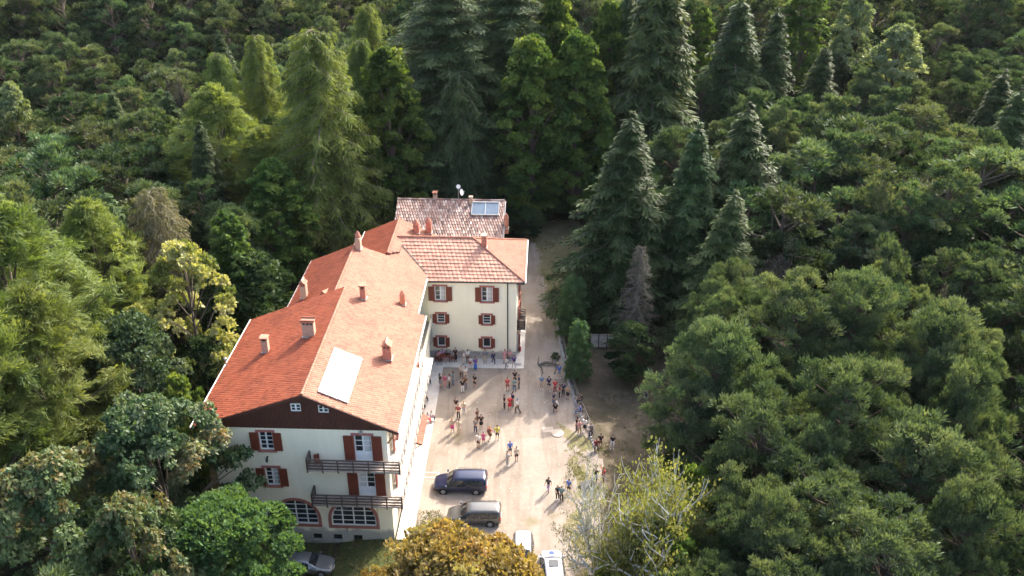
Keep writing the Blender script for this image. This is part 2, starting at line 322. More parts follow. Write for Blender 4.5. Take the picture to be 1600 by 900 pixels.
# walls, with real openings cut into them
wA = MB().prism([(-13.85, 0), (0, 0), (0, 17), (-13.85, 17)], -0.9, 11.23).build('wall', 'wall', BLD)
CUT_A = MB()
def arch_poly(cx, z0, hw, hs, n=14, off=0.0):
    P = [(cx - hw - off, z0 - off), (cx + hw + off, z0 - off)]
    for k in range(n + 1):
        a = math.pi * k / n; P.append((cx + (hw + off) * math.cos(a), z0 + hs + (hw + off) * math.sin(a)))
    return P
def prism_xz(mb, P, y0, y1, t=.5):
    n = len(P); vs = [(x, y0, z) for x, z in P] + [(x, y1, z) for x, z in P]
    mb.add(vs, [tuple(range(n)), tuple(range(n, 2 * n))[::-1]] + [(i, i + n, (i + 1) % n + n, (i + 1) % n) for i in range(n)], t)
def ring_xz(mb, P, Q, y0, y1):
    n = len(P); vs = [(x, y0, z) for x, z in P] + [(x, y0, z) for x, z in Q] + [(x, y1, z) for x, z in P] + [(x, y1, z) for x, z in Q]
    fs = []
    for i in range(n):
        j = (i + 1) % n
        fs += [(i, j, j + n, i + n), (i + 2 * n, i + 3 * n, j + 3 * n, j + 2 * n), (i, i + 2 * n, j + 2 * n, j), (i + n, j + n, j + 3 * n, i + 3 * n)]
    mb.add(vs, fs)
PANE = {}
def window(parent, cx, z0, w, h, yf=0.0, rz=0.0, loc=None, cols=2, rows=3, shut=None, surround=0.16, door=False, curtain=False, grp=None, ears=True, frame_mat='white', name=None):
    """window seen from outside towards -y; origin at the bottom centre of the opening on the wall plane"""
    o_loc = loc if loc is not None else (cx, yf, z0)
    fb = MB(); fr = 0.075
    fb.box(-w / 2, -w / 2 + fr, .10, .17, 0, h); fb.box(w / 2 - fr, w / 2, .10, .17, 0, h); fb.box(-w / 2 + fr, w / 2 - fr, .10, .17, 0, fr); fb.box(-w / 2 + fr, w / 2 - fr, .10, .17, h - fr, h)
    zb = fr
    if door: fb.box(-w / 2 + fr, w / 2 - fr, .12, .16, fr, h * .36); zb = h * .36; fb.box(-w/2+.2, -.12, .108, .12, .2, h*.30); fb.box(.12, w/2-.2, .108, .12, .2, h*.30)
    if cols == 2: fb.box(-.06, .06, .098, .165, zb, h - fr)
    cw = (w - 2 * fr) / cols; ch_ = (h - fr - zb) / rows
    for r in range(1, rows): fb.box(-w / 2 + fr, w / 2 - fr, .104, .16, zb + r * ch_ - .022, zb + r * ch_ + .022)
    win = fb.build(name or ('balcony_door' if door else 'window'), frame_mat, parent, o_loc, rz)
    key = (round(cw, 3), round(ch_, 3))
    if key not in PANE: 
        PANE[key] = MB().box(-cw / 2 + .03, cw / 2 - .03, 0, .012, .02, ch_ - .02).mesh('pane'); PANE[key].materials.append(M['glass'])
    for c in range(cols):
        for r in range(rows):
            p = bpy.data.objects.new('pane', PANE[key]); COL.objects.link(p); p.parent = win; p.location = (-w / 2 + fr + (c + .5) * cw, .145, zb + r * ch_)
    if curtain:
        cb = MB(); xa = .04 if curtain > 0 else -w / 2 + fr + .02; xb = xa + cw - .1
        for k in range(6): cb.box(xa + (xb - xa) * k / 6, xa + (xb - xa) * (k + 1) / 6 - .012, .128 - .008 * (k % 2), .134, zb + .05, h - fr - .03)
        cb.build('curtain', 'curtain', win)
    MB().box(-w / 2, w / 2, .20, .22, 0, h).build('dark_room_backing', M['glass'], win) if False else None
    if surround:
        s = surround; sb = MB(); e = .10 if ears else 0
        sb.box(-w / 2 - s, -w / 2, -.05, .06, 0, h); sb.box(w / 2, w / 2 + s, -.05, .06, 0, h)
        sb.box(-w / 2 - s, w / 2 + s, -.055, .06, h, h + s)
        if not door: sb.box(-w / 2 - s, w / 2 + s, -.12, .06, -s * .85, 0)
        sb.build('surround', 'trim', win)
    if shut:
        sw = shut
        for sg in (-1, 1):
            x0 = sg * (w / 2 + .03) if sg > 0 else -w / 2 - .03 - sw; hb = h - .02
            b = MB(); b.box(x0, x0 + sw, -.115, -.075, .0, hb)
            for xx in (x0, x0 + sw - .08): b.box(xx, xx + .08, -.14, -.115, 0, hb)
            for zz in (0, hb / 2 - .05, hb - .1): b.box(x0 + .08, x0 + sw - .08, -.14, -.115, zz, zz + .1)
            nsl = int(hb / .11)
            for q in range(nsl):
                zz = .1 + q * (hb - .2) / nsl
                if abs(zz - hb / 2) > .1: b.beam((x0 + .08, -.128, zz + .03), (x0 + sw - .08, -.128, zz + .03), .018, .05)
            b.build('shutter', 'shutter', win)
    return win
ROOMS = []
WIN_A = [(-9.48, 9.05, 1.10, 1.75, False), (-9.42, 5.48, 1.12, 1.80, False), (-1.90, 8.15, 1.36, 2.55, True), (-1.88, 4.62, 1.38, 2.42, True)]
for cx, z0, ww, hh, dr in WIN_A: CUT_A.box(cx - ww / 2, cx + ww / 2, -.5, .35, z0, z0 + hh)
ARCH = [(-7.95, 1.45, 1.78, .72), (-3.25, 1.38, 1.84, .72)]
for a in ARCH: prism_xz(CUT_A, arch_poly(*a), -.5, .38)
BSM = [(-8.06, .42), (-6.42, .42), (-4.74, .40), (-3.05, .38)]
for cx, zt in BSM: CUT_A.box(cx - .37, cx + .37, -.5, .45, zt - .70, zt)
boolean(wA, CUT_A)
for i, (cx, z0, ww, hh, dr) in enumerate(WIN_A):
    window(BLD, cx, z0, ww, hh, cols=2, rows=3 if dr else 4, shut=.78 if dr else .66, door=dr, surround=.2, curtain=(0, 1, 1, -1)[i])
for cx, z0, hw, hs in ARCH:
    P = arch_poly(cx, z0, hw, hs); fb = MB(); ring_xz(fb, [(x, z) for x, z in P], [(x, z) for x, z in arch_poly(cx, z0 + .09, hw - .09, hs - .09 + .0)], .10, .2)
    top = lambda x: z0 + hs + math.sqrt(max(0, (hw - .06) ** 2 - (x - cx) ** 2)) if abs(x - cx) < hw - .06 else z0 + hs
    ncol, nrow = 4, 5; cw = 2 * hw / ncol; rh = (hs + hw) / nrow
    for k in range(1, ncol): x = cx - hw + k * cw; fb.box(x - .05, x + .05, .095, .19, z0 + .05, top(x) - .02)
    for r in range(1, nrow):
        z = z0 + r * rh; hx = hw if z < z0 + hs else math.sqrt(max(0, hw * hw - (z - z0 - hs) ** 2))
        fb.box(cx - hx + .05, cx + hx - .05, .102, .17, z - .025, z + .025)
    wn = fb.build('arched_window', 'white', BLD)
    for c in range(ncol):
        for r in range(nrow):
            xa, xb = cx - hw + c * cw + .05, cx - hw + (c + 1) * cw - .05; za, zb = z0 + r * rh + .025, z0 + (r + 1) * rh - .025
            xs_ = [xa + (xb - xa) * q / 5 for q in range(6)]; tp = [(x, min(zb, top(x))) for x in xs_]; tp = [(x, z) for x, z in tp if z > za + .04]
            if len(tp) < 2: continue
            pp = [(tp[0][0], za), (tp[-1][0], za)] + tp[::-1]; pb = MB(); prism_xz(pb, pp, .15, .165); pb.build('pane', 'glass', wn)
    sb = MB(); ring_xz(sb, arch_poly(cx, z0, hw, hs), arch_poly(cx, z0, hw, hs, off=.26), -.05, .05); sb.build('surround', 'trim', wn)
for cx, zt in BSM:
    b = MB(); 
    for k in range(6): b.box(cx - .33 + k * .13, cx - .315 + k * .13, .12, .14, zt - .68, zt)
    g = b.build('basement_opening', 'darkmetal', BLD); MB().box(cx - .37, cx + .37, .25, .27, zt - .70, zt).build('pane', 'glass', g); MB().box(cx - .42, cx + .42, -.04, .0, zt - .78, zt - .70).build('sill', 'plinth', g)
# plinth patches low on the front wall
pl = MB()
for k in range(16): 
    u0 = -2.4 + k * .16; pl.box(u0, u0 + .158, -.025, 0, -.6, .02 + .11 * math.sin(k * 1.7) + .05 * math.sin(k * 4.1))
pl.build('damaged_plinth', 'plinth', BLD)
# gable cladding of vertical boards
gb = MB(); u = -13.85; k = 0
while u < -.02:
    u1 = min(u + .19, 0.0); d = -.03 - .012 * (k % 2)
    f = lambda x: (RA_R(x, 0) if x > -6.14 else RA_L(x, 0)) - .30
    if f((u + u1) / 2) > 11.26: gb.add([(u, d, 11.2), (u1 - .018, d, 11.2), (u1 - .018, d, f(u1)), (u, d, f(u)), (u, .1, 11.2), (u1 - .018, .1, 11.2), (u1 - .018, .1, f(u1)), (u, .1, f(u))], [(0, 1, 2, 3), (0, 3, 7, 4), (1, 5, 6, 2), (0, 4, 5, 1), (3, 2, 6, 7)])
    u = u1; k += 1
gb.build('gable_cladding', 'darkwood', BLD, kind='stuff')
MB().add([(-13.85, .1, 11.231), (0, .1, 11.231), (0, .1, 11.45), (-6.14, .1, 14.28), (-13.85, .1, 11.45), (-13.85, 16.9, 11.231), (0, 16.9, 11.231), (0, 16.9, 11.45), (-6.14, 16.9, 14.28), (-13.85, 16.9, 11.45)],
         [(0, 1, 2, 3, 4), (9, 8, 7, 6, 5), (1, 6, 7, 2), (4, 9, 5, 0)]).build('upper_wall', 'wall', BLD)
for cx, z0 in ((-6.77, 12.92), (-4.66, 12.85)):
    g = window(BLD, cx, z0, .80, .68, yf=-.20, cols=2, rows=2, surround=0)
    MB().box(-.46, .46, .05, .175, -.09, -.0).box(-.46, -.40, .05, .175, 0, .74).box(.40, .46, .05, .175, 0, .74).build('surround', 'darkwood', g)
# block B, C, D walls
wB = MB().prism([(-12.0, 17.0), (-.95, 17.0), (-.95, 28), (-12.0, 28)], -.5, 9.9).build('wall', 'wall', BLD)
MB().add([(-12, 17.0, 9.901), (-.95, 17.0, 9.901), (-.95, 17.0, 10.1), (-7.2, 17.0, 13.7), (-12, 17.0, 11.0), (-12, 27.4, 9.901), (-.95, 27.4, 9.901), (-.95, 27.4, 10.1), (-7.2, 27.4, 13.7), (-12, 27.4, 11.0)],
         [(0, 1, 2, 3, 4), (9, 8, 7, 6, 5), (1, 6, 7, 2), (4, 9, 5, 0)]).build('upper_wall', 'wall', BLD)
MB().prism([(-8.0, 28.01), (0, 28.01), (0, 36.8), (-8.0, 36.8)], -.5, 10.0).build('wall', 'wall', BLD)
wD = MB().prism([(-.2, 27.6), (9.1, 27.6), (9.1, 36.9), (-.2, 36.9)], -.5, 9.8).build('wall', 'wall', BLD)
CD = MB()
WIN_D = [(1.125, 7.22, 1.18, 1.70, .62, 3, 1), (6.02, 7.20, 1.18, 1.70, .62, 3, .5), (1.10, 4.52, .86, 1.10, .42, 3, 0), (5.97, 4.47, .86, 1.10, .42, 3, 0), (1.05, 1.58, .86, 1.16, .42, 1, 0), (5.93, 1.55, .86, 1.16, .42, 1, 0)]
for cx, z0, ww, hh, sw, rows, cu in WIN_D: CD.box(cx - ww / 2, cx + ww / 2, 27.3, 27.95, z0, z0 + hh)
boolean(wD, CD)
for cx, z0, ww, hh, sw, rows, cu in WIN_D: window(BLD, cx, z0, ww, hh, yf=27.6, cols=2 if rows == 3 and ww > 1 else 1, rows=rows, shut=sw, surround=.2, curtain=cu)
pd = MB(); 
for k in range(30):
    u0 = -.2 + k * .31; pd.box(u0, u0 + .31, 27.55, 27.6, -.1, .95 + .08 * math.sin(k * 1.3) + .05 * math.sin(k * 3.1))
pd.build('plinth', 'plinth', BLD)
MB().tube([(8.17, 27.5, 9.5), (8.17, 27.5, .1)], .055, 8).tube([(8.17, 27.0, 9.62), (8.17, 27.5, 9.4)], .055, 8).build('drainpipe', 'darkmetal', BLD)
MB().tube([(.05, 27.42, 5.6), (.08, 27.42, 2.2), (-.2, 27.2, 1.9)], .045, 8).build('drainpipe', 'metal', BLD)
# windows on the walls that face the yard from the side
for v0, z0, hh, dr in [(2.2, 8.15, 2.4, True), (6.6, 8.15, 2.4, True), (11.2, 8.15, 2.4, True), (2.2, 4.65, 2.4, True), (6.6, 4.65, 2.4, True), (11.2, 4.65, 2.4, True), (15, 4.65, 2.4, True), (3.5, .9, 1.5, False), (7.0, .9, 1.5, False)]:
    window(BLD, 0, 0, 1.15, hh, loc=(.19, v0, z0), rz=math.pi / 2, cols=2, rows=3, shut=.55, surround=.14, door=dr)
for v0, z0, hh, dr in [(29.9, 3.4, 2.2, True), (33, 3.6, 1.4, False), (29.9, 6.9, 1.6, False), (33.5, 6.9, 1.6, False), (33, .9, 1.4, False), (29.9, .12, 2.1, True)]:
    window(BLD, 0, 0, 1.0, hh, loc=(9.29, v0, z0), rz=math.pi / 2, cols=2, rows=3, shut=.5, surround=.14, door=dr)
# balconies
def balcony(poly_rails, slab, zf, rail_h=1.05, boards=4, mat='balcony', slabmat='balcony', posts=1.25):
    x0, x1, y0, y1 = slab
    s = MB().box(x0, x1, y0, y1, zf - .16, zf).build('balcony', slabmat, BLD)
    for (a, b) in poly_rails:
        L = math.dist(a, b); n = max(1, round(L / posts)); d = ((b[0] - a[0]) / L, (b[1] - a[1]) / L)
        for k in range(boards):
            z = zf + .10 + k * (rail_h - .18) / (boards - 1) ; top = k == boards - 1
            MB().beam((a[0], a[1], z), (b[0], b[1], z), .13 if top else .04, .06 if top else (.05 if mat == 'lightwood' else .125)).build('rail_board', mat, s)
        pm = MB()
        for k in range(n + 1):
            x, y = a[0] + d[0] * L * k / n, a[1] + d[1] * L * k / n; pm2 = MB().box(x - .05, x + .05, y - .05, y + .05, zf - .28, zf + rail_h - .14); pm2.build('post', mat, s)
    return s
balcony([((-6.17, -1.17), (1.05, -1.17)), ((-6.17, -1.17), (-6.17, -.04))], (-6.2, 1.08, -1.2, -.002), 8.12, slabmat='lightwood')
balcony([((-6.13, -1.17), (1.03, -1.17)), ((-6.13, -1.17), (-6.13, -.04))], (-6.16, 1.06, -1.2, -.002), 4.62, slabmat='lightwood')
balcony([((1.05, -1.1), (1.05, 13.4))], (.002, 1.05, 0.002, 13.4), 8.12, mat='lightwood', slabmat='palefloor', boards=3)
balcony([((1.05, -1.1), (1.05, 17.0))], (.002, 1.05, 0.002, 20.5), 4.62, mat='lightwood', slabmat='palefloor', boards=3)
balcony([((9.98, 28.8), (9.98, 31.2)), ((9.14, 28.8), (9.98, 28.8)), ((9.14, 31.2), (9.98, 31.2))], (9.102, 10.0, 28.7, 31.3), 3.3)
# terrace over the passage beside the middle block
MB().box(-.93, .16, 17.02, 27.58, 4.2, 4.45).build('terrace', 'plinth', BLD)
MB().box(-.02, .16, 20.6, 27.58, 4.452, 5.15).build('parapet', 'wall', BLD)
MB().box(-.06, .20, 17.02, 20.4, 4.64, 5.6).build('parapet', 'white', BLD)
MB().box(-.10, .14, 17.02, 24.3, -.3, 4.2).build('passage_wall', 'wall', BLD)
for v in (24.9,): MB().box(-.10, .1, v, v + .3, -.1, 4.2).build('pillar', 'wall', BLD)
MB().box(-.9, -.84, 25.2, 26.6, .0, 2.3).build('door', 'darkwood', BLD)
for v0, z in ((.6, 4.46), (5.0, 4.46), (9.5, 4.46)):
    MB().beam((.04, v0, z - 1.2), (.95, v0, z - .02), .09, .12).build('balcony_brace', 'white', BLD)
for v0 in (-.25, 5.5, 11): MB().beam((.04, v0 if v0 > 0 else .1, 9.9), (.8, v0 if v0 > 0 else .1, 11.1), .1, .14).build('eave_brace', 'ochrewood', BLD)
# ------------------------------------------------------------------ roofs: slab + tiles laid one by one
def roof(parent, poly, f, axis, mat, pitch_dir, tw=.26, tl=.34, th=.20, hump=.030, name='roof', jit=.008, lip=.022, under='darkwood', seed=1):
    """poly in (u,v); f gives the height; courses run along `axis`, pitch_dir points up the slope"""
    rg = random.Random(seed)
    sl = MB().prism(poly, lambda x, y: f(x, y) - th, lambda x, y: f(x, y) - .03).build(name, under, parent)
    ax = 0 if axis == 'u' else 1; ox = 1 - ax
    n = [poly[k][ox] for k in range(len(poly))]; m = [poly[k][ax] for k in range(len(poly))]
    e = 1e-3; p0 = (0, 0); g = (f(e, 0) - f(0, 0)) / e if ox == 0 else (f(0, e) - f(0, 0)) / e
    cosp = 1 / math.sqrt(1 + g * g); step = tl * cosp
    lo, hi = min(n), max(n); rows = int((hi - lo) / step) + 1
    tb = MB()
    for r in range(rows):
        # from the eave (low end) upwards
        a = (lo + r * step) if pitch_dir > 0 else (hi - r * step); b = a + pitch_dir * step
        b = min(max(b, lo), hi)
        if abs(b - a) < .05: continue
        mid = (a + b) / 2
        # clip the row against the polygon
        xsn = []
        for i in range(len(poly)):
            p, q = poly[i], poly[(i + 1) % len(poly)]
            if (p[ox] > mid) != (q[ox] > mid): xsn.append(p[ax] + (q[ax] - p[ax]) * (mid - p[ox]) / (q[ox] - p[ox]))
        xsn.sort()
        for s0, s1 in zip(xsn[::2], xsn[1::2]):
            off = (tw / 2 if r % 2 else 0); x = s0 - off
            while x < s1 - .02:
                xa, xb = max(x, s0), min(x + tw, s1); x += tw
                if xb - xa < .04: continue
                t = rg.random(); dz = rg.uniform(-jit, jit) + .008
                ga = a - pitch_dir * .03
                def P(s, d, h):
                    uv = (s, d) if ax == 0 else (d, s); return (uv[0], uv[1], f(*uv) + h + dz)
                xm = (xa + xb) / 2; w_ = xb - xa
                q = [P(xa, ga, lip), P(xa + w_ * .3, ga, lip + hump), P(xa + w_ * .65, ga, lip + hump * .6), P(xb - .012, ga, lip - .01),
                     P(xa, b, 0), P(xa + w_ * .3, b, hump), P(xa + w_ * .65, b, hump * .6), P(xb - .012, b, -.01),
                     P(xa, ga, -.03), P(xb - .012, ga, -.03)]
                fl = (ax == 0) == (pitch_dir > 0)
                fs = [(0, 1, 5, 4), (1, 2, 6, 5), (2, 3, 7, 6), (8, 9, 3, 2, 1, 0)]
                tb.add(q, fs if fl else [z[::-1] for z in fs], t)
    to = tb.build('roof_tiles', mat, sl, kind='stuff')
    return sl
PA_R = [(-6.14, -.35), (.94, -.35), (.94, 17.3), (-6.14, 16.85)]
PA_L = [(-15.06, -.35), (-6.14, -.35), (-6.14, 16.85), (-15.06, 16.0)]
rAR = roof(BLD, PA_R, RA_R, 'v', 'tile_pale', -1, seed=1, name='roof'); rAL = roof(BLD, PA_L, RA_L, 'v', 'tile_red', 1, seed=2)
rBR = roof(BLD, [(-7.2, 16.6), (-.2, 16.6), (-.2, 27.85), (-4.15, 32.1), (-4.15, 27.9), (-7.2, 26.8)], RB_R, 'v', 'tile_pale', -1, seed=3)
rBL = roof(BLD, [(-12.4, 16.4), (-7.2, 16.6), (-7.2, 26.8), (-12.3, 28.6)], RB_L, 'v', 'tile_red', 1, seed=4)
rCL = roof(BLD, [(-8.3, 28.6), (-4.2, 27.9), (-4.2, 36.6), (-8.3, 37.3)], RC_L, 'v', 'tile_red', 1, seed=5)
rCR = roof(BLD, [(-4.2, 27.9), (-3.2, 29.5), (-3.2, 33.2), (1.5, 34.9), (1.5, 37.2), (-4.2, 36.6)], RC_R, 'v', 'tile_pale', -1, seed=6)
rDF = roof(BLD, [(-.15, 27.22), (9.95, 27.3), (4.3, 32.3), (-4.3, 32.3)], RD_F, 'u', 'tile_wing', 1, tw=.42, tl=.46, hump=.02, lip=.065, jit=.016, seed=7)
rDB = roof(BLD, [(4.3, 32.3), (9.95, 37.3), (-2, 37.3), (-4.3, 32.3)], RD_B, 'u', 'tile_pale', -1, seed=8)
rDE = roof(BLD, [(9.95, 27.3), (9.95, 37.3), (4.3, 32.3)], RD_E, 'v', 'tile_pale', -1, seed=9)
def ridge(pts, parent, mat='mortar', r=.13, name='ridge_tiles'):
    mb = MB()
    for a, b in zip(pts[:-1], pts[1:]):
        a, b = Vector(a), Vector(b); L = (b - a).length; n = max(1, int(L / .42))
        for k in range(n):
            p, q = a.lerp(b, k / n), a.lerp(b, (k + 1.08) / n if k < n - 1 else 1)
            mb.tube([p, q], [r * 1.08, r * .92], 8, t=rng.random())
    return mb.build(name, mat, parent, kind='stuff')
ridge([(-6.14, -.36, 14.62), (-6.14, 16.85, 14.62)], rAR, 'tile_pale')
ridge([(-7.2, 16.7, 14.03), (-7.2, 26.8, 14.03)], rBR, 'tile_pale'); ridge([(-4.2, 27.95, 12.53), (-4.2, 36.7, 12.53)], rCR, 'tile_pale')
ridge([(-4.2, 32.3, 12.32), (4.3, 32.3, 12.32)], rDF, 'tile_pale'); ridge([(4.3, 32.3, 12.31), (9.9, 27.32, 9.80)], rDF, 'tile_pale', .11); ridge([(4.3, 32.3, 12.31), (9.9, 37.25, 9.80)], rDB, 'tile_pale', .11)
# gutters, verge boards, fascia
g = MB().tube([(-15.14, -.4, 11.30), (-15.14, 16.0, 11.30)], .09, 8).build('gutter', 'metal', BLD)
MB().tube([(1.02, -.4, 11.28), (1.02, 17.3, 11.28)], .09, 8).build('gutter', 'metal', BLD)
MB().tube([(-.12, 17.3, 9.93), (-.12, 27.2, 9.93)], .08, 8).build('gutter', 'metal', BLD)
MB().tube([(-12.46, 16.4, 11.02), (-12.36, 28.6, 11.06)], .09, 8).build('gutter', 'metal', BLD)
MB().tube([(-8.38, 28.6, 10.4), (-8.38, 37.3, 10.4)], .08, 8).build('gutter', 'metal', BLD)
MB().tube([(-.1, 27.16, 9.68), (10.0, 27.16, 9.68)], .075, 8).build('gutter', 'darkmetal', BLD)
MB().tube([(10.03, 27.1, 9.68), (10.03, 37.4, 9.68)], .08, 8).build('gutter', 'metal', BLD)
MB().beam((-.2, 27.95, 10.11), (-4.15, 32.25, 12.36), .10, .08).build('valley_gutter', 'darkmetal', BLD)
for a, b in (((-6.14, 14.46), (.98, 11.19)), ((-15.08, 11.20), (-6.14, 14.46))):
    MB().beam((a[0], -.38, a[1]), (b[0], -.38, b[1]), .05, .24).build('bargeboard', 'darkwood', BLD)
for k, (uu, f) in enumerate([(-11, RA_L), (-2.6, RA_R), (-6.2, RA_R)]):
    MB().beam((uu, -.36, f(uu, 0) - .32), (uu, .1, f(uu, 0) - .32), .14, .18).build('purlin_end', 'darkwood', BLD)
MB().box(9.12, 9.9, 27.5, 27.62, 9.3, 9.42).box(9.12, 9.9, 29.9, 30.02, 9.3, 9.42).box(9.5, 9.62, 27.4, 30.2, 9.42, 9.5).build('eave_brackets', 'darkwood', BLD)
# chimneys
def chimney(u, v, zb, w, d, h, kind, mat='brick', parent=None):
    parent = parent or BLD
    s = MB().box(u - w / 2, u + w / 2, v - d / 2, v + d / 2, zb - .6, zb + h).build('chimney', mat, parent)
    MB().box(u - w / 2 - .07, u + w / 2 + .07, v - d / 2 - .07, v + d / 2 + .07, zb + .02, zb + .10).build('flashing', 'metal', s) if kind != 'plain' else None
    z = zb + h
    if kind in ('wide', 'cap'):
        n = 4 if kind == 'wide' else 2; pb = MB()
        for k in range(n): x = u - w / 2 + .05 + (w - .1) * k / (n - 1); pb.box(x - .05, x + .05, v - d / 2 + .02, v + d / 2 - .02, z, z + .26)
        pb.build('vent_posts', 'mortar', s); MB().box(u - w / 2 - .08, u + w / 2 + .08, v - d / 2 - .08, v + d / 2 + .08, z + .26, z + .36).build('cap', 'brick', s)
        MB().box(u - w / 2 + .06, u + w / 2 - .06, v - d / 4, v + d / 4, z, z + .25).build('flue', 'darkmetal', s)
        if kind == 'wide': 
            for sy in (-1, 1): MB().tube([(u - w / 2 - .1, v + sy * (d / 2 - .02), z + .42), (u + w / 2 + .1, v + sy * (d / 2 - .02), z + .42)], .07, 8).build('cap_tile', 'tile_pale', s)
    elif kind == 'house':
        pb = MB()
        for sx in (-1, 0, 1):
            for sy in (-1, 1): pb.box(u + sx * (w / 2 - .06) - .05, u + sx * (w / 2 - .06) + .05, v + sy * (d / 2 - .06) - .05, v + sy * (d / 2 - .06) + .05, z, z + .22)
        pb.build('vent_posts', 'brick', s); MB().box(u - w / 2 + .1, u + w / 2 - .1, v - d / 2 + .1, v + d / 2 - .1, z, z + .2).build('flue', 'darkmetal', s)
        a = w / 2 + .09; c = d / 2 + .09; zz = z + .22
        MB().add([(u - a, v - c, zz), (u + a, v - c, zz), (u + a, v + c, zz), (u - a, v + c, zz), (u, v - c, zz + .36), (u, v + c, zz + .36)], [(0, 1, 4), (2, 3, 5), (1, 2, 5, 4), (3, 0, 4, 5), (3, 2, 1, 0)]).build('cap', 'tile_pale', s)
        MB().tube([(u, v - c, zz + .40), (u, v + c, zz + .40)], .07, 8).build('cap_tile', 'mortar', s)
    elif kind == 'dome':
        MB().lathe([(w * .56, 0), (w * .60, .12), (w * .5, .3), (w * .28, .52), (.03, .70)], (u, v, z), 10).build('cap', 'brick', s); 
    elif kind == 'pot':
        MB().box(u - w / 2 - .05, u + w / 2 + .05, v - d / 2 - .05, v + d / 2 + .05, z, z + .08).build('cap', 'mortar', s)
    return s
chimney(-11.49, 8.6, RA_L(-11.5, 0), .55, .55, 1.15, 'cap', 'mortar')
chimney(-7.75, 9.1, RA_L(-7.9, 0), 1.0, .65, 1.25, 'wide', 'mortar')
chimney(-4.40, 15.9, RA_R(-4.49, 0), .50, .55, 1.15, 'cap', 'brick')
chimney(-1.1, 8.4, RA_R(-1.2, 0), .72, .75, 1.2, 'house', 'brick')
chimney(-10.79, 19.3, RB_L(-10.8, 0), .55, .7, 1.3, 'house', 'mortar')
chimney(-1.6, 20.3, RB_R(-1.6, 0), .5, .5, .9, 'dome', 'brick')
chimney(-6.75, 26.3, RB_R(-6.75, 0), .5, .8, 1.3, 'dome', 'mortar')
chimney(5.53, 31.5, RD_F(5.53, 31.42) - .3, .55, .55, 1.45, 'pot', 'brick')
chimney(-2.2, 35.3, RC_R(-2.1, 0), .65, .65, 1.0, 'dome', 'brick')
chimney(-1.0, 36.6, RC_R(-1.0, 0) , .60, .60, 1.25, 'dome', 'brick')
# small dormer vent, roof pipe, cable
MB().add([(-8.9, 17.2, 13.0), (-8.1, 17.2, 13.45), (-8.1, 18.2, 13.45), (-8.9, 18.2, 13.0), (-8.5, 17.2, 13.85), (-8.2, 18.4, 13.5)], [(0, 1, 4), (1, 2, 5, 4), (3, 0, 4, 5)]).build('roof_vent', 'tile_pale', BLD)
MB().tube([(-14.93, 8.1, 11.3), (-14.93, 8.1, 12.2)], .07, 8).lathe([(.16, 0), (.02, .14)], (-14.93, 8.1, 12.2), 8).build('vent_pipe', 'metal', BLD)
MB().box(-9.62, -9.5, -.35, -.02, 8.35, 8.45).lathe([(.06, -.28), (.12, -.05), (.03, .04)], (-9.56, -.34, 8.35), 8).build('wall_lamp', 'darkmetal', BLD)
MB().lathe([(.05, -.25), (.13, -.2), (.13, 0)], (-1.95, -.2, 11.2), 8).build('wall_lamp', 'metal', BLD)
MB().tube([(-1.25, -.03, 4.5), (-1.2, -.03, .3)], .03, 6).build('drainpipe', 'metal', BLD)
MB().box(-3.95, -3.83, -.06, 0, .75, 1.1).tube([(-3.9, -.08, .75), (-3.85, -.1, .2)], .02, 5).build('meter_box', 'plinth', BLD)
# canopy over the side entrance
cn = MB().prism([(.003, 9.1), (1.15, 9.1), (1.15, 13.3), (.003, 13.3)], lambda x, y: 3.05 - .38 * x, lambda x, y: 3.15 - .38 * x).build('canopy', 'ochrewood', BLD)
roofc = roof(BLD, [(.15, 9.0), (1.3, 9.0), (1.3, 13.4), (.15, 13.4)], lambda u, v: 3.30 - .38 * u, 'v', 'tile_pale', -1, th=.1, seed=12, name='canopy_roof')
for v in (9.2, 13.2): MB().beam((.04, v, 1.7), (1.1, v, 2.62), .08, .1).build('canopy_brace', 'white', BLD)
MB().box(.02, .1, 10.2, 11.2, .14, 2.25).build('door', 'shutter', BLD)
# back building
BB = empty('back_building', (OX, OY, 0), PSI)
tag(BB, 'lower rear building with old brown and pink pantile roof behind the cream house', 'house')
RE_F = lambda u, v: 10.5 - .45 * (46.6 - v); RE_B = lambda u, v: 10.5 - .45 * (v - 46.6)
MB().prism([(-5.6, 40.9), (6.6, 40.9), (6.6, 52.0), (-5.6, 52.0)], -.5, 7.7).build('wall', 'plinth', BB)
MB().add([(-5.6, 41, 7.702), (-5.6, 52, 7.702), (-5.6, 46.6, 10.2), (6.6, 41, 7.702), (6.6, 52, 7.702), (6.6, 46.6, 10.2)], [(0, 1, 2)[::-1], (3, 4, 5), (0, 3, 5, 2), (1, 4, 5, 2)[::-1]]).build('gable', 'plinth', BB)
rEF = roof(BB, [(-6.0, 40.4), (7.05, 40.4), (7.0, 46.6), (-6.0, 46.6)], RE_F, 'u', 'tile_old', 1, tw=.31, tl=.48, hump=.075, jit=.02, seed=21, lip=.03)
rEB = roof(BB, [(-6.0, 46.6), (7.0, 46.6), (7.0, 52.6), (-6.0, 52.6)], RE_B, 'u', 'tile_old', -1, tw=.235, tl=.42, hump=.075, jit=.02, seed=22, lip=.03)
ridge([(-6.0, 46.6, 10.55), (7.0, 46.6, 10.55)], rEF, 'tile_old', .12)
MB().tube([(7.1, 40.3, 7.6), (7.1, 46.6, 10.4)], .07, 6).build('gutter', 'metal', BB)
chimney(2.95, 46.2, 10.2, .4, .4, .9, 'pot', 'mortar', BB); chimney(-1.45, 46.9, 10.2, .45, .45, .85, 'cap', 'mortar', BB); chimney(7.35, 43.2, 8.4, .5, .5, 1.3, 'dome', 'brick', BB)
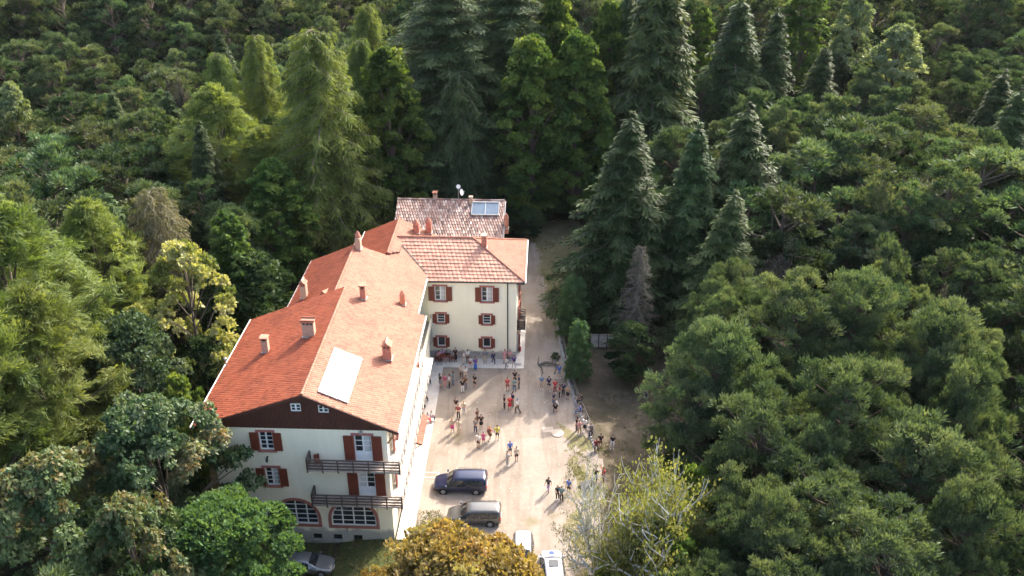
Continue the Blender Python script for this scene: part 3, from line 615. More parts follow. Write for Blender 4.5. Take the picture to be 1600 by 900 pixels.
# things on the roofs
PN = empty('solar_panel', (-4.03, 3.72, RA_R(-4.03, 0) + .16), 0, BLD); PN.rotation_euler = (0, math.atan(.46), 0)
for k in range(3): MB().box(-1.16, 1.16, -3.05 + k * 2.04, -3.05 + k * 2.04 + 2.0, -.04, .03).build('glass_sheet', 'solar', PN)
fm = MB().box(-1.22, -1.16, -3.1, 3.1, -.08, .05).box(1.16, 1.22, -3.1, 3.1, -.08, .05).box(-1.16, 1.16, -3.1, -3.05, -.08, .05).box(-1.16, 1.16, 3.04, 3.1, -.08, .05).build('frame', 'metal', PN)
TP = empty('solar_collector', (4.75, 45.15, RE_F(4.75, 45.15) + .2), 0, BB); TP.rotation_euler = (math.atan(.45), 0, 0)
MB().box(-1.62, 1.62, -1.02, -.94, -.10, .08).box(-1.62, 1.62, .94, 1.06, -.10, .12).box(-1.66, -1.58, -.94, .94, -.08, .06).box(1.58, 1.66, -.94, .94, -.08, .06).box(-.04, .04, -.94, .94, -.08, .09).build('frame', 'metal', TP)
MB().box(-1.58, 1.58, -.94, .94, -.10, -.06).build('back_plate', 'darkmetal', TP)
tb = MB()
for k in range(30):
    x = -1.53 + k * .1055; tb.tube([(x, -.93, 0), (x, .93, 0)], .042, 6)
tb.build('glass_tubes', 'tubes', TP, kind='stuff')
DS = empty('satellite_dish', bw(1.39, 46.75, 10.5), PSI); tag(DS, 'white satellite dishes on a short mast at the ridge of the rear roof', 'satellite dish')
MB().tube([(0, 0, 0), (0, 0, 1.75)], .035, 6).build('mast', 'metal', DS)
def dish(c, r, nrm, par):
    nrm = Vector(nrm).normalized(); q = nrm.to_track_quat('Z', 'Y'); vs = []; fs = []
    n = 16
    for i, (rr, zz) in enumerate([(0.02, 0), (.35, .03), (.7, .10), (1, .2)]):
        for k in range(n): a = 2 * math.pi * k / n; vs.append(Vector(c) + q @ Vector((rr * r * math.cos(a), rr * r * math.sin(a), zz * r)))
    for i in range(3):
        for k in range(n): fs.append((i * n + k, i * n + (k + 1) % n, (i + 1) * n + (k + 1) % n, (i + 1) * n + k))
    o = MB().add(vs, fs).build('dish', 'white', par); 
    md = MB().tube([Vector(c) - q @ Vector((0, r * .9, 0)), Vector(c) + q @ Vector((0, -.2, r * 1.0))], .02, 5).box(c[0] + nrm.x * r - .05, c[0] + nrm.x * r + .05, c[1] + nrm.y * r - .05, c[1] + nrm.y * r + .05, c[2] + nrm.z * r - .05, c[2] + nrm.z * r + .05).build('receiver_arm', 'metal', par)
dish((.05, -.12, 1.75), .26, (0, -1, .25), DS); dish((.35, -.1, 1.0), .42, (.9, -.35, .3), DS)
# solid edge slab: walkways and mats
def slabpoly(name, P, z0, z1, mat='concrete'):
    o = MB().prism([tuple(bw(u, v).xy) for u, v in P], z0, z1).build(name, mat); tag(o, kind='structure'); return o
slabpoly('walkway', [(.145, -.1), (1.5, -.1), (1.35, 25.75), (.145, 25.75)], -.3, .13)
slabpoly('porch_pavement', [(-.88, 25.752), (9.95, 25.752), (9.95, 36.5), (9.105, 36.5), (9.105, 27.54), (-.88, 27.54)], -.3, .13)
def mat_(lbl, u, v, a, b, cat='doormat', name='doormat', m='plinth'):
    p = bw(u, v, .134); e = MB().box(-a / 2, a / 2, -b / 2, b / 2, 0, .02)
    for k in range(5): e.box(-a / 2 + .05, a / 2 - .05, -b / 2 + b * (k + .3) / 5, -b / 2 + b * (k + .7) / 5, .02, .03)
    o = e.build(name, m, None, p, PSI); tag(o, lbl, cat); return o
mat_('dark doormat in the shaded corner before the passage', -.3, 26.5, .95, 1.4, m='darkmetal'); mat_('pale grey doormat beside the dark one in the corner', .85, 26.6, .75, 1.1); mat_('small grey mat at the far right end of the porch pavement', 9.3, 26.5, .7, .5)
# ------------------------------------------------------------------ foliage builders (numpy)
def leaf_mesh(name, C, D, L, W, T, mat, nrm=None, seed=0):
    """one quad per leaf: centre C, long axis D, length L, width W, tint T"""
    g = np.random.default_rng(seed); n = len(C)
    D = D / (np.linalg.norm(D, axis=1, keepdims=True) + 1e-9)
    r = g.normal(size=(n, 3)) if nrm is None else nrm + g.normal(size=(n, 3)) * .45
    S = np.cross(D, r); S /= (np.linalg.norm(S, axis=1, keepdims=True) + 1e-9)
    L = np.broadcast_to(L, (n,))[:, None] / 2; W = np.broadcast_to(W, (n,))[:, None] / 2
    V = np.empty((n, 4, 3), np.float32); V[:, 0] = C - D * L; V[:, 1] = C + S * W - D * L * .1; V[:, 2] = C + D * L; V[:, 3] = C - S * W - D * L * .1
    me = bpy.data.meshes.new(name); me.vertices.add(n * 4); me.vertices.foreach_set('co', V.reshape(-1))
    me.loops.add(n * 4); me.loops.foreach_set('vertex_index', np.arange(n * 4, dtype=np.int32))
    me.polygons.add(n); me.polygons.foreach_set('loop_start', np.arange(0, n * 4, 4, dtype=np.int32)); me.polygons.foreach_set('loop_total', np.full(n, 4, dtype=np.int32))
    a = me.attributes.new('tint', 'FLOAT', 'POINT'); a.data.foreach_set('value', np.repeat(np.clip(T, 0, 1), 4).astype(np.float32))
    me.materials.append(M[mat]); me.update(calc_edges=True); return me
def unit(g, n):
    v = g.normal(size=(n, 3)); return v / np.linalg.norm(v, axis=1, keepdims=True)
def limb_mesh(name, segs, mat, n=6):
    mb = MB()
    for pts, rad in segs: mb.tube(pts, rad, n, cap=False)
    me = mb.mesh(name); me.materials.append(M[mat]); return me
def clump_leaves(g, cen, rad, n, L, up=.3, shell=.55, tint=None, outw=1.0, axis=None, tj=.12):
    """n leaves on each of the clumps; cen (k,3), rad (k,3)"""
    k = len(cen); U = unit(g, k * n).reshape(k, n, 3)
    U[:, :, 2] = np.where(U[:, :, 2] < -.35, -U[:, :, 2], U[:, :, 2])
    rr = shell + (1 - shell) * g.random((k, n, 1)) ** .5
    P = cen[:, None, :] + U * rr * rad[:, None, :]
    D = U * outw + np.array([0, 0, up]) + g.normal(size=(k, n, 3)) * .35
    if axis is not None: D = D + axis[:, None, :]
    t = (tint if tint is not None else g.random(k))[:, None] + g.normal(size=(k, n)) * tj
    return P.reshape(-1, 3), D.reshape(-1, 3), t.reshape(-1), U.reshape(-1, 3)
PROTO = {}
def pine(seed, H=16, Rr=3.4, nc=42, sub=16, nl=26, mat='pine', L=.42, W=.13, base=.45, bark='pinebark', flat=.45):
    g = np.random.default_rng(seed); lean = g.normal(size=2) * .5
    f = g.random(nc); ang = g.random(nc) * 6.283 + np.arange(nc) * 2.4
    hz = base + (1 - base) * f                                    # height fraction of the clump
    prof = np.sqrt(np.clip(1 - ((hz - (base + .22)) / (1.02 - base - .22)) ** 2, .02, 1)); prof = np.where(hz < base + .22, .55 + .45 * (hz - base) / .22, prof)
    r = Rr * prof * (.38 + .75 * g.random(nc)) * (1 + .25 * np.sin(ang * 2 + seed) + .15 * np.sin(ang * 5 + 2 * seed)); hz = np.clip(hz + g.normal(size=nc) * .035, base * .9, 1.0)
    C = np.stack([np.cos(ang) * r + lean[0] * hz, np.sin(ang) * r + lean[1] * hz, hz * H - .9], 1)
    C[0] = (lean[0], lean[1], H - .9); C[1] = (lean[0] + .8, lean[1] - .5, H - 1.6)
    cr = Rr * ((.11 + .15 * g.random(nc)) if nc > 100 else (.14 + .20 * g.random(nc))); tint = np.clip(.02 + .75 * g.random(nc) + .25 * (hz - .6), 0, 1)
    # every clump is made of small tufts
    U = unit(g, nc * sub).reshape(nc, sub, 3); U[:, :, 2] = np.abs(U[:, :, 2]) * 1.2 - .35
    S = C[:, None, :] + U * cr[:, None, None] * np.array([1, 1, flat]) * (.55 + .5 * g.random((nc, sub, 1)))
    S = S.reshape(-1, 3); tt = np.repeat(tint, sub) + g.normal(size=nc * sub) * .14
    ax = U.reshape(-1, 3) * .8 + np.array([0, 0, .35])
    sr = np.full((len(S), 3), Rr * (.085 if nc > 100 else .115)) * (.7 + .6 * g.random((len(S), 1)))
    P, D, T, Nn = clump_leaves(g, S, sr, nl, L, .45, .25, tt, 1.0, ax, .08)
    me = leaf_mesh('crown', P, D, L * (.7 + .6 * g.random(len(P))), W, T, mat, seed=seed)
    segs = [([(0, 0, -.6), (lean[0] * .3, lean[1] * .3, H * .35), (lean[0] * .7, lean[1] * .7, H * .7), (lean[0], lean[1], H * .94)], [H * .016, H * .012, H * .008, H * .002])]
    for i in range(nc):
        z0 = max(base * .8, hz[i] - .18) * H; x0, y0 = lean[0] * z0 / H, lean[1] * z0 / H; a = Vector((x0, y0, z0)); b = Vector(C[i]); m = a.lerp(b, .5); m.z -= .1 * (b - a).length * .4
        segs.append(([a, m, b], [H * .005, H * .0035, H * .0012]))
    return me, limb_mesh('trunk', segs, bark, 5)
def drooper(seed, H, Rr, nb, mat, bark, L=.38, W=.07, droop=.55, per=150, base=.12, power=.75, hang=.7, dens=1.0, top=.97, up0=.15, spread=.26, tintlo=.1, tinthi=.9, plate=False, round_=0.0):
    """larch, spruce, cedar, weeping birch: whorled branches that curve down, with sprays of needles along them"""
    g = np.random.default_rng(seed); segs = [([(0, 0, -.6), (0, 0, H * .5), (0, 0, H * top)], [H * .017, H * .010, H * .0015])]
    Ps, Ds, Ts = [], [], []
    for i in range(nb):
        f = (i + g.random() * .8) / nb; z = H * (base + (top - base) * f ** .92)
        if plate: z = round(z / (H * .045)) * H * .045 + g.normal() * .12
        q = 1 - (z / H - base) / (1 - base); prof = q ** power
        if round_: prof = prof * (1 - round_) + round_ * math.sqrt(max(0.02, 1 - (2 * q - 1) ** 2 if q < .5 else 1 - ((q - .5) * 1.3) ** 2))
        ln = Rr * prof * (g.uniform(.6, 1.15) if plate else g.uniform(.72, 1.12)) + (.06 if plate else .25); a = i * 2.39996 + g.normal() * .25
        d = np.array([math.cos(a), math.sin(a)]); n = 6; t = np.linspace(0, 1, n)
        bz = z + up0 * ln * t - droop * ln * t ** 2 + (.12 * ln * t ** 3 if not plate else 0)
        pts = np.stack([d[0] * ln * t, d[1] * ln * t, bz], 1); segs.append(([tuple(p) for p in pts[::(2 if n > 4 else 1)]] + [tuple(pts[-1])], [H * .0035, H * .0025, H * .0015, H * .0006]))
        m = int(per * dens * (.35 + .65 * ln / Rr)); s = g.random(m) ** .7
        k = np.clip((s * (n - 1)).astype(int), 0, n - 2); fr = s * (n - 1) - k; P = pts[k] * (1 - fr[:, None]) + pts[k + 1] * fr[:, None]
        side = g.normal(size=m); wdt = spread * ln * (1 - .65 * s) + .12
        sv = np.stack([-d[1] * side, d[0] * side, np.zeros(m)], 1)
        hg = np.abs(g.normal(size=m)) * hang * (.35 if plate else 1)
        P = P + sv * wdt[:, None] * .55 + np.stack([np.zeros(m), np.zeros(m), -hg * (.3 + np.abs(side) * .4) + g.normal(size=m) * .07], 1)
        D = np.stack([d[0] * np.ones(m), d[1] * np.ones(m), np.zeros(m)], 1) * .7 + sv * .8 + np.array([0, 0, -.25 - hang * .9]) + g.normal(size=(m, 3)) * .25
        Ps.append(P); Ds.append(D); Ts.append(np.full(m, g.uniform(tintlo, tinthi)) + g.normal(size=m) * .15 + (.5 if plate else .15) * (s - .5))
    P, D, T = np.concatenate(Ps), np.concatenate(Ds), np.concatenate(Ts)
    me = leaf_mesh('crown', P, D, L * (.6 + .8 * g.random(len(P))), W, T, mat, nrm=np.tile(np.array([0, 0, 1.0]), (len(P), 1)) if plate else None, seed=seed)
    return me, limb_mesh('trunk', segs, bark, 5)
def broad(seed, H, Rr, nblob, nl, mat, bark='bark', L=.34, W=.26, base=.2, shape='round', sub=9, flat=.75, tintf=None, blob=.27, holes=0.0, up=.1, plume=0.0):
    g = np.random.default_rng(seed); i = np.arange(nblob); f = (i + .5) / nblob; ang = i * 2.39996 + g.normal(size=nblob) * .3
    if shape == 'column': hz = f ** .9; prof = np.sin(np.clip(hz * .95 + .06, 0, 1) * math.pi) ** .42 * np.where(hz > .7, 1 - .45 * (hz - .7) / .3, 1)
    elif shape == 'cone': hz = f; prof = (1 - hz) ** .7 + .08
    else: hz = (1 - np.cos(f * math.pi)) / 2; prof = np.sqrt(np.clip(1 - (2 * hz - 1) ** 2, .03, 1)) * (1.08 - .15 * hz)
    inn = np.where(g.random(nblob) < .22, .45, .80 + .22 * g.random(nblob)); keep = g.random(nblob) >= holes
    zz = H * (base + (1 - base) * (.04 + .92 * hz)); r = Rr * prof * inn * (1 + .13 * np.sin(ang * 3 + seed) + .10 * np.sin(hz * 17 + seed))
    C = np.stack([np.cos(ang) * r, np.sin(ang) * r, zz - Rr * .1], 1)[keep]; nb = len(C); hz = hz[keep]
    br = Rr * blob * (.7 + .6 * g.random(nb)); tint = g.random(nb) if tintf is None else tintf(g, C, hz)
    U = unit(g, nb * sub).reshape(nb, sub, 3); U[:, :, 2] = np.where(U[:, :, 2] < -.3, -U[:, :, 2], U[:, :, 2])
    S = (C[:, None, :] + U * br[:, None, None] * np.array([1, 1, flat]) * .75).reshape(-1, 3); tt = np.repeat(tint, sub) + g.normal(size=nb * sub) * .1
    sr = np.repeat(br, sub)[:, None] * .42 * np.array([1, 1, .7]) * (.7 + .6 * g.random((nb * sub, 1)))
    ax = None
    if plume:
        ax = U.reshape(-1, 3) * np.array([1, 1, .3]); ax = ax + np.repeat(g.normal(size=(nb, 3)) * .5, sub, 0) + g.normal(size=ax.shape) * .25; ax = ax / np.linalg.norm(ax, axis=1, keepdims=True) * plume
        sr = sr * np.array([1, 1, .6]); 
    P, D, T, Nn = clump_leaves(g, S, sr, nl, L, up, .1 if plume else .5, tt, .7, ax, .1)
    if plume: P = P + np.repeat(ax / plume, nl, 0) * (g.random((len(P), 1)) - .35) * 1.1
    me = leaf_mesh('crown', P, D, L * (.7 + .6 * g.random(len(P))), W, T, mat, nrm=Nn * .8 + np.array([0, 0, .5]), seed=seed)
    segs = [([(0, 0, -.6), (.1, 0, H * .4), (0, .1, H * .8)], [H * .018, H * .012, H * .003])]
    for q in g.choice(nb, min(nb, 26), replace=False):
        z0 = max(.15, (C[q, 2] / H - .25)) * H; b = Vector(C[q]); a = Vector((0, 0, z0)); m = a.lerp(b, .55); m.z += .06 * (b - a).length
        segs.append(([a, m, b], [H * .006, H * .004, H * .0015]))
    return me, limb_mesh('trunk', segs, bark, 6)
def bare(seed, H, spread, mat, levels=4, leaf=None, nleaf=14, first=.5, thick=.02, L=.3, kids=5, keep=(.45, .72)):
    g = random.Random(seed); gn = np.random.default_rng(seed); segs = []; tips = []
    def grow(p, d, ln, r, lv):
        n = 4; pts = [p]; rr = [r]; q = p.copy(); dd = d.copy()
        for k in range(n):
            dd = (dd + Vector((g.gauss(0, .16), g.gauss(0, .16), g.gauss(0, .1) + .05))).normalized(); q = q + dd * ln / n; pts.append(q.copy()); rr.append(r * (1 - .16 * (k + 1)))
        segs.append((pts, rr)); 
        if lv >= levels - 2: tips.extend(pts[1:])
        if lv < levels:
            for c in range(kids if lv else kids + 3):
                t = g.uniform(.3, 1) if c else 1; k = min(n - 1, int(t * n)); bp = pts[k].lerp(pts[k + 1], t * n - k if k < n else 1) if t < 1 else pts[-1]
                nd = (dd + Vector((g.gauss(0, 1), g.gauss(0, 1), g.gauss(0.15, .6))) * spread).normalized()
                grow(bp, nd, ln * g.uniform(*keep), max(r * (.58 if keep[0] > .5 else .5), .02 if keep[0] > .5 else .012), lv + 1)
    grow(Vector((0, 0, -.5)), Vector((0, 0, 1)), H * first, H * thick, 0)
    tm = limb_mesh('trunk', segs, mat, 4)
    if not leaf: return None, tm
    T = np.array([tuple(t) for t in tips]); T = T[gn.integers(0, len(T), int(len(T) * nleaf / 4))]; T[:, 2] -= np.abs(gn.normal(size=len(T))) * .5
    T = T + gn.normal(size=T.shape) * .35
    D = gn.normal(size=T.shape) * .6 + np.array([0, 0, -.8]); me = leaf_mesh('crown', T, D, L, L * .6, gn.random(len(T)), leaf, seed=seed)
    return me, tm
tips_tint = lambda g, C, hz: np.clip(g.random(len(C)) * .55 + np.where((C[:, 0] > .35 * C[:, 0].max()) & (g.random(len(C)) < .75), .38, 0) + np.where(hz < .3, .2, 0), 0, 1)
EXT = {}
def proto(key, fn):
    if key not in PROTO:
        PROTO[key] = fn(); me = PROTO[key][0] or PROTO[key][1]; co = np.empty(len(me.vertices) * 3, np.float32); me.vertices.foreach_get('co', co); co = co.reshape(-1, 3)
        EXT[key] = (float(np.percentile(co[:, 2], 99.9)), float(np.percentile(np.abs(co[:, :2]), 97.5)))
    return PROTO[key]
K = {
 'pine': [lambda s=s: pine(s, 15, 3.3, 50, 12, 16, L=.40, W=.13, flat=.72, base=.36) for s in (1, 2, 3, 4, 5)],
 'bigpine': [lambda s=s: pine(s, 17, 5.0, 150, 12, 26, 'bigpine', L=.36, W=.095, base=.28, flat=.68) for s in (31, 32, 33)],
 'larch': [lambda s=s: drooper(s, 25, 5.0, 190, 'larch', 'bark', L=.46, W=.065, droop=.42, per=360, base=.10, power=.45, hang=.85, up0=.12, spread=.30) for s in (41, 42)],
 'bushlarch': [lambda s=s: drooper(s, 22, 6.2, 270, 'larch', 'bark', L=.48, W=.06, droop=.55, per=400, base=.06, power=.5, hang=1.1, up0=.25, spread=.34, round_=.45) for s in (43,)],
 'plume': [lambda s=s: broad(s, 22, 6.0, 260, 34, 'larch', L=.44, W=.075, base=.04, shape='column', sub=11, blob=.17, up=-.2, plume=1.4) for s in (44, 47)],
 'brownlarch': [lambda: drooper(45, 16, 3.4, 130, 'brownlarch', 'greybark', L=.5, W=.06, droop=.5, per=170, power=.5, hang=.7, round_=.5)],
 'weeping': [lambda: drooper(46, 22, 4.2, 170, 'cedar', 'bark', L=.55, W=.10, droop=.9, per=220, base=.1, power=.45, hang=1.5, up0=.35, round_=.5)],
 'spruce': [lambda s=s: drooper(s, 22, 4.6, 260, 'spruce', 'bark', L=.42, W=.11, droop=.30, per=270, base=.05, power=.82, hang=.55, up0=.02, spread=.30, plate=True) for s in (51, 52)],
 'densespruce': [lambda s=s: drooper(s, 26, 3.6, 260, 'spruce', 'bark', L=.48, W=.11, droop=.62, per=240, base=.03, power=.78, hang=.9, up0=.05, spread=.34, plate=True) for s in (53,)],
 'cedar': [lambda: drooper(55, 26, 7.2, 230, 'cedar', 'bark', L=.46, W=.12, droop=.20, per=380, base=.12, power=.5, hang=.35, up0=.10, spread=.30, plate=True)],
 'deadspruce': [lambda: drooper(56, 13, 2.2, 120, 'deadtwig', 'greybark', L=.42, W=.03, droop=.35, per=80, base=.08, power=.8, hang=.3)],
 'hornbeam': [lambda s=s: broad(s, 24, 4.4, 150, 30, 'hornbeam', L=.42, W=.34, base=.03, shape='column', sub=10, blob=.26) for s in (61, 62)],
 'poplar': [lambda: broad(63, 26, 3.0, 110, 26, 'hornbeam', L=.42, W=.3, base=.05, shape='column', sub=9, blob=.3)],
 'paletree': [lambda: broad(64, 20, 3.2, 90, 24, 'silverbirch', 'bark', L=.4, W=.3, base=.12, shape='column', sub=9, blob=.36)],
 'darkleaf': [lambda s=s: broad(s, 14, 4.0, 80, 26, 'darkleaf', L=.42, W=.32, base=.12, sub=9, blob=.3, holes=.08) for s in (65, 66)],
 'greyleaf': [lambda: broad(67, 15, 4.6, 110, 34, 'greyleaf', L=.34, W=.24, base=.08, sub=11, blob=.26)],
 'chestnut': [lambda: broad(68, 16, 6.0, 150, 34, 'chestnut', L=.40, W=.25, base=.08, sub=12, blob=.19, flat=.85, tintf=tips_tint, holes=.05, up=-.5)],
 'brownchestnut': [lambda: broad(69, 14, 6.0, 140, 32, 'brownchestnut', L=.40, W=.25, base=.08, sub=12, blob=.19, flat=.85, holes=.14, up=-.5)],
 'locust': [lambda: broad(70, 13, 5.4, 140, 40, 'locust', L=.34, W=.22, base=.1, sub=13, blob=.21, up=.5)],
 'lime': [lambda: broad(71, 7, 2.2, 50, 30, 'limeleaf', L=.26, W=.18, base=.1, sub=8, blob=.3)],
 'yellow': [lambda: broad(72, 13, 4.0, 85, 22, 'yellowleaf', L=.36, W=.26, base=.2, sub=8, blob=.22, holes=.25)],
 'young': [lambda: drooper(73, 14, 2.8, 90, 'hornbeam', 'bark', L=.5, W=.22, droop=.1, per=130, base=.1, power=.6, hang=.15, up0=.35, round_=.3)],
 'golden': [lambda: broad(74, 13, 6.2, 200, 34, 'golden', L=.34, W=.22, base=.15, sub=12, blob=.20, flat=.85)],
 'yellowgreen': [lambda: broad(75, 10, 2.8, 60, 30, 'limeleaf', L=.34, W=.26, base=.15, sub=9, blob=.28, holes=.1)],
 'smallyoung': [lambda: drooper(76, 9, 2.0, 70, 'locust', 'bark', L=.42, W=.14, droop=.4, per=90, base=.05, power=.5, hang=.5, up0=.4, round_=.3)],
 'roundpine': [lambda: pine(77, 15, 3.8, 70, 16, 22, 'bigpine', L=.45, W=.13, base=.2, flat=.6)],
 'barebirch': [lambda s=s: bare(s, 13, .75, 'birchbark', 4, 'birchleaf', 34, kids=4, thick=.030, L=.26, first=.34, keep=(.6, .9)) for s in (81, 82)],
 'thinbirch': [lambda: bare(85, 13, .7, 'birchbark', 4, 'birchleaf', 5, kids=3, thick=.030, L=.24, first=.36, keep=(.6, .85))],
 'deadpine': [lambda: bare(83, 12, .6, 'greybark', 3, 'deadtwig', 40, kids=5, thick=.012, L=.35)],
 'shrub': [lambda s=s: broad(s, 3.2, 1.9, 26, 22, 'darkleaf', L=.28, W=.2, base=0, sub=6, blob=.36) for s in (91, 92)],
}
HREF = {'pine': (15, 3.3), 'bigpine': (17, 5.0), 'larch': (25, 5.0), 'bushlarch': (22, 6.2), 'brownlarch': (16, 3.4), 'weeping': (22, 4.2), 'spruce': (22, 4.6), 'densespruce': (26, 3.6), 'cedar': (26, 7.2),
 'deadspruce': (13, 2.2), 'hornbeam': (24, 4.4), 'poplar': (26, 3.0), 'paletree': (20, 3.2), 'darkleaf': (14, 4.0), 'greyleaf': (15, 4.6), 'chestnut': (16, 6.0), 'brownchestnut': (14, 6.0), 'locust': (13, 5.4),
 'lime': (7, 2.2), 'yellow': (13, 4.0), 'young': (14, 2.8), 'golden': (13, 6.2), 'yellowgreen': (10, 2.8), 'smallyoung': (9, 2.0), 'roundpine': (15, 3.8), 'barebirch': (13, 5.0), 'deadpine': (12, 3.0), 'shrub': (3.2, 1.9)}
TREES = []
def place_tree(kind, X, Y, H, Rr, label, name, cat='tree', group=None, rz=None, var=None, inst=False):
    ks = K[kind]; vi = (rng.randrange(len(ks)) if var is None else var) % len(ks)
    if rz is None: rz = rng.random() * 6.283
    cr, tk = proto((kind, vi), ks[vi]); h0, r0 = EXT[(kind, vi)]
    e = empty(name, (X, Y, gz(X, Y) - .1), rz); e.scale = (Rr / r0, Rr / r0, H / h0); tag(e, label, cat, group)
    t = bpy.data.objects.new('trunk', tk); COL.objects.link(t); t.parent = e
    if cr: c = bpy.data.objects.new('crown', cr); COL.objects.link(c); c.parent = e
    TREES.append((X, Y, Rr)); return e
WIDE = {'golden': 1, 'chestnut': 1, 'brownchestnut': 1, 'locust': 1, 'greyleaf': 1, 'darkleaf': .9, 'bigpine': .8, 'roundpine': .8, 'yellow': .9, 'lime': .9, 'yellowgreen': .9, 'bushlarch': .7, 'hornbeam': .5, 'plume': .6}
def tree_px(kind, xt, yt, yb, wpx, label, name='tree', cat='tree', hmax=None, **k):
    """top seen at (xt, yt), foot on the ground at picture row yb, crown wpx wide"""
    Y = at(xt, yb, 0).y; th = math.atan2(450 - yt, FPX) - PITCH; H = CH + Y * math.tan(th)
    if kind in WIDE:                       # a wide crown's outline rises above its apex when seen from above
        dd = Y * _c - (H - CH) * _s; Rm = wpx / FPX * dd / 2; a_ = min(H * .45, Rm * 1.1); dl = math.atan2(CH - H, Y); off = (math.sqrt((a_ * math.cos(dl)) ** 2 + (Rm * math.sin(dl)) ** 2) - a_ * math.cos(dl)) * WIDE[kind]
        H -= off / math.cos(dl)
    d = Y * _c - ((H * .62 if kind in WIDE else H) - CH) * _s; X = (xt - 800) / FPX * d; dm = Y * _c - (H * .55 - CH) * _s
    return place_tree(kind, X, Y, H - gz(X, Y), wpx / FPX * dm / 2, label, name, cat, **k)
T = tree_px
T('plume', 20, 300, 720, 270, 'tallest light green weeping larch filling the left edge of the picture', 'larch_tree')
T('plume', 75, 440, 800, 220, 'yellow-green weeping larch in front of the tallest one at the left edge', 'larch_tree', rz=2.0)
T('plume', -55, 420, 860, 250, 'weeping larch cut by the left edge of the picture', 'larch_tree', rz=4.0)
T('plume', 158, 308, 590, 140, 'mid-green larch left of the brownish feathery tree', 'larch_tree')
T('brownlarch', 235, 296, 540, 100, 'brownish feathery thin tree between the larch and the yellow tree', 'feathery_tree')
T('yellow', 300, 372, 640, 135, 'tree with pale yellow leaves left of the red roof', 'yellow_tree')
T('young', 350, 335, 560, 80, 'upright young green tree above the yellow tree', 'young_tree')
T('darkleaf', 405, 395, 560, 110, 'dark leafy tree between the young tree and the roof edge', 'broadleaf_tree')
T('darkleaf', 322, 520, 650, 80, 'dark low tree with some yellow leaves beside the lower roof eave', 'broadleaf_tree')
T('greyleaf', 212, 486, 740, 150, 'rounded grey-green tree between larch and chestnut', 'broadleaf_tree')
T('lime', 288, 580, 765, 66, 'small round bright yellow-green tree at the corner of the roof', 'small_tree')
T('chestnut', 250, 612, 900, 205, 'large chestnut with brown leaf tips touching the gable corner', 'chestnut_tree')
T('brownchestnut', 95, 690, 1000, 235, 'browning chestnut in the lower left corner', 'chestnut_tree')
T('brownchestnut', 215, 760, 1060, 180, 'low browning chestnut between two others at the bottom left', 'chestnut_tree', rz=1.0)
T('locust', 343, 770, 1010, 215, 'fresh green rounded tree in front of the gable wall', 'locust_tree')
T('golden', 715, 820, 1120, 285, 'golden brown autumn maple at the bottom centre', 'maple_tree')
T('golden', 598, 880, 1120, 110, 'lower golden shoulder of foliage left of the big autumn maple', 'maple_tree')
T('thinbirch', 948, 716, 925, 120, 'white-barked nearly bare birch beside the yard, left one', 'birch_tree')
T('barebirch', 1015, 690, 965, 215, 'white-barked birch with yellowing leaves, right one', 'birch_tree', var=1)
T('yellowgreen', 1095, 722, 900, 80, 'bright yellow-green leafy tree right of the bare birches', 'small_tree')
T('yellowgreen', 955, 850, 960, 60, 'low yellowing bush under the bare birches', 'small_tree')
T('yellowgreen', 1040, 800, 1010, 110, 'yellow-green bush below the right birch', 'small_tree')
# behind the house, from left to right
T('larch', 488, 48, 400, 165, 'tallest larch standing behind the middle roof', 'larch_tree')
T('plume', 345, 130, 385, 145, 'wide light green larch left of the tallest one', 'larch_tree')
T('plume', 420, 195, 400, 125, 'lower larch between the maple and the tallest larch', 'larch_tree')
T('larch', 398, 56, 320, 85, 'pointed larch top left of the tallest larch', 'larch_tree')
T('larch', 337, 84, 325, 85, 'second pointed larch top further left', 'larch_tree')
T('larch', 562, 62, 330, 80, 'small light larch behind the left hornbeam', 'larch_tree')
T('larch', 572, 6, 270, 85, 'tall narrow larch above the left hornbeam', 'larch_tree')
T('densespruce', 310, 190, 420, 85, 'dark spruce left of the green maple', 'spruce_tree')
T('hornbeam', 432, 248, 445, 100, 'green maple-like tree above the red left roof', 'broadleaf_tree')
T('spruce', 125, 245, 430, 80, 'small pointed spruce among the left pines', 'spruce_tree')
T('hornbeam', 608, 72, 365, 115, 'dense columnar hornbeam behind the rear building, left one', 'hornbeam_tree')
T('weeping', 718, 112, 350, 100, 'dark weeping conifer right behind the rear building', 'weeping_tree')
T('cedar', 695, -35, 320, 215, 'broad cedar with layered branches behind the weeping conifer', 'cedar_tree')
T('cedar', 800, -70, 300, 190, 'second layered cedar further right at the top edge', 'cedar_tree', rz=2.2)
T('hornbeam', 832, 55, 352, 118, 'dense columnar hornbeam behind the rear building, middle one', 'hornbeam_tree', rz=1.0)
T('hornbeam', 900, 50, 345, 105, 'dense columnar hornbeam right of the rear building', 'hornbeam_tree', rz=2.5)
T('hornbeam', 868, -18, 300, 85, 'columnar hornbeam cut by the top edge, left one', 'hornbeam_tree')
T('hornbeam', 948, 2, 300, 80, 'columnar hornbeam below the top edge, right one', 'hornbeam_tree')
T('densespruce', 1040, -95, 325, 170, 'very tall dark spruce reaching the top edge', 'spruce_tree')
T('densespruce', 985, -50, 300, 75, 'slim dark spruce left of the very tall one', 'spruce_tree')
T('densespruce', 1160, -5, 275, 140, 'tall dense spruce with a pale left flank', 'spruce_tree')
T('densespruce', 1218, 12, 262, 100, 'slimmer dense spruce next to the pale flanked one', 'spruce_tree')
T('poplar', 1100, 10, 240, 48, 'slim yellow-green poplar between the dark spruces', 'poplar_tree')
T('poplar', 1265, -30, 220, 75, 'poplar group member at the top edge, left', 'poplar_tree')
T('paletree', 1345, -25, 190, 55, 'pale yellow-green poplar at the top edge', 'poplar_tree')
T('paletree', 1412, 38, 250, 85, 'pale silvery birch among the right pines', 'birch_tree')
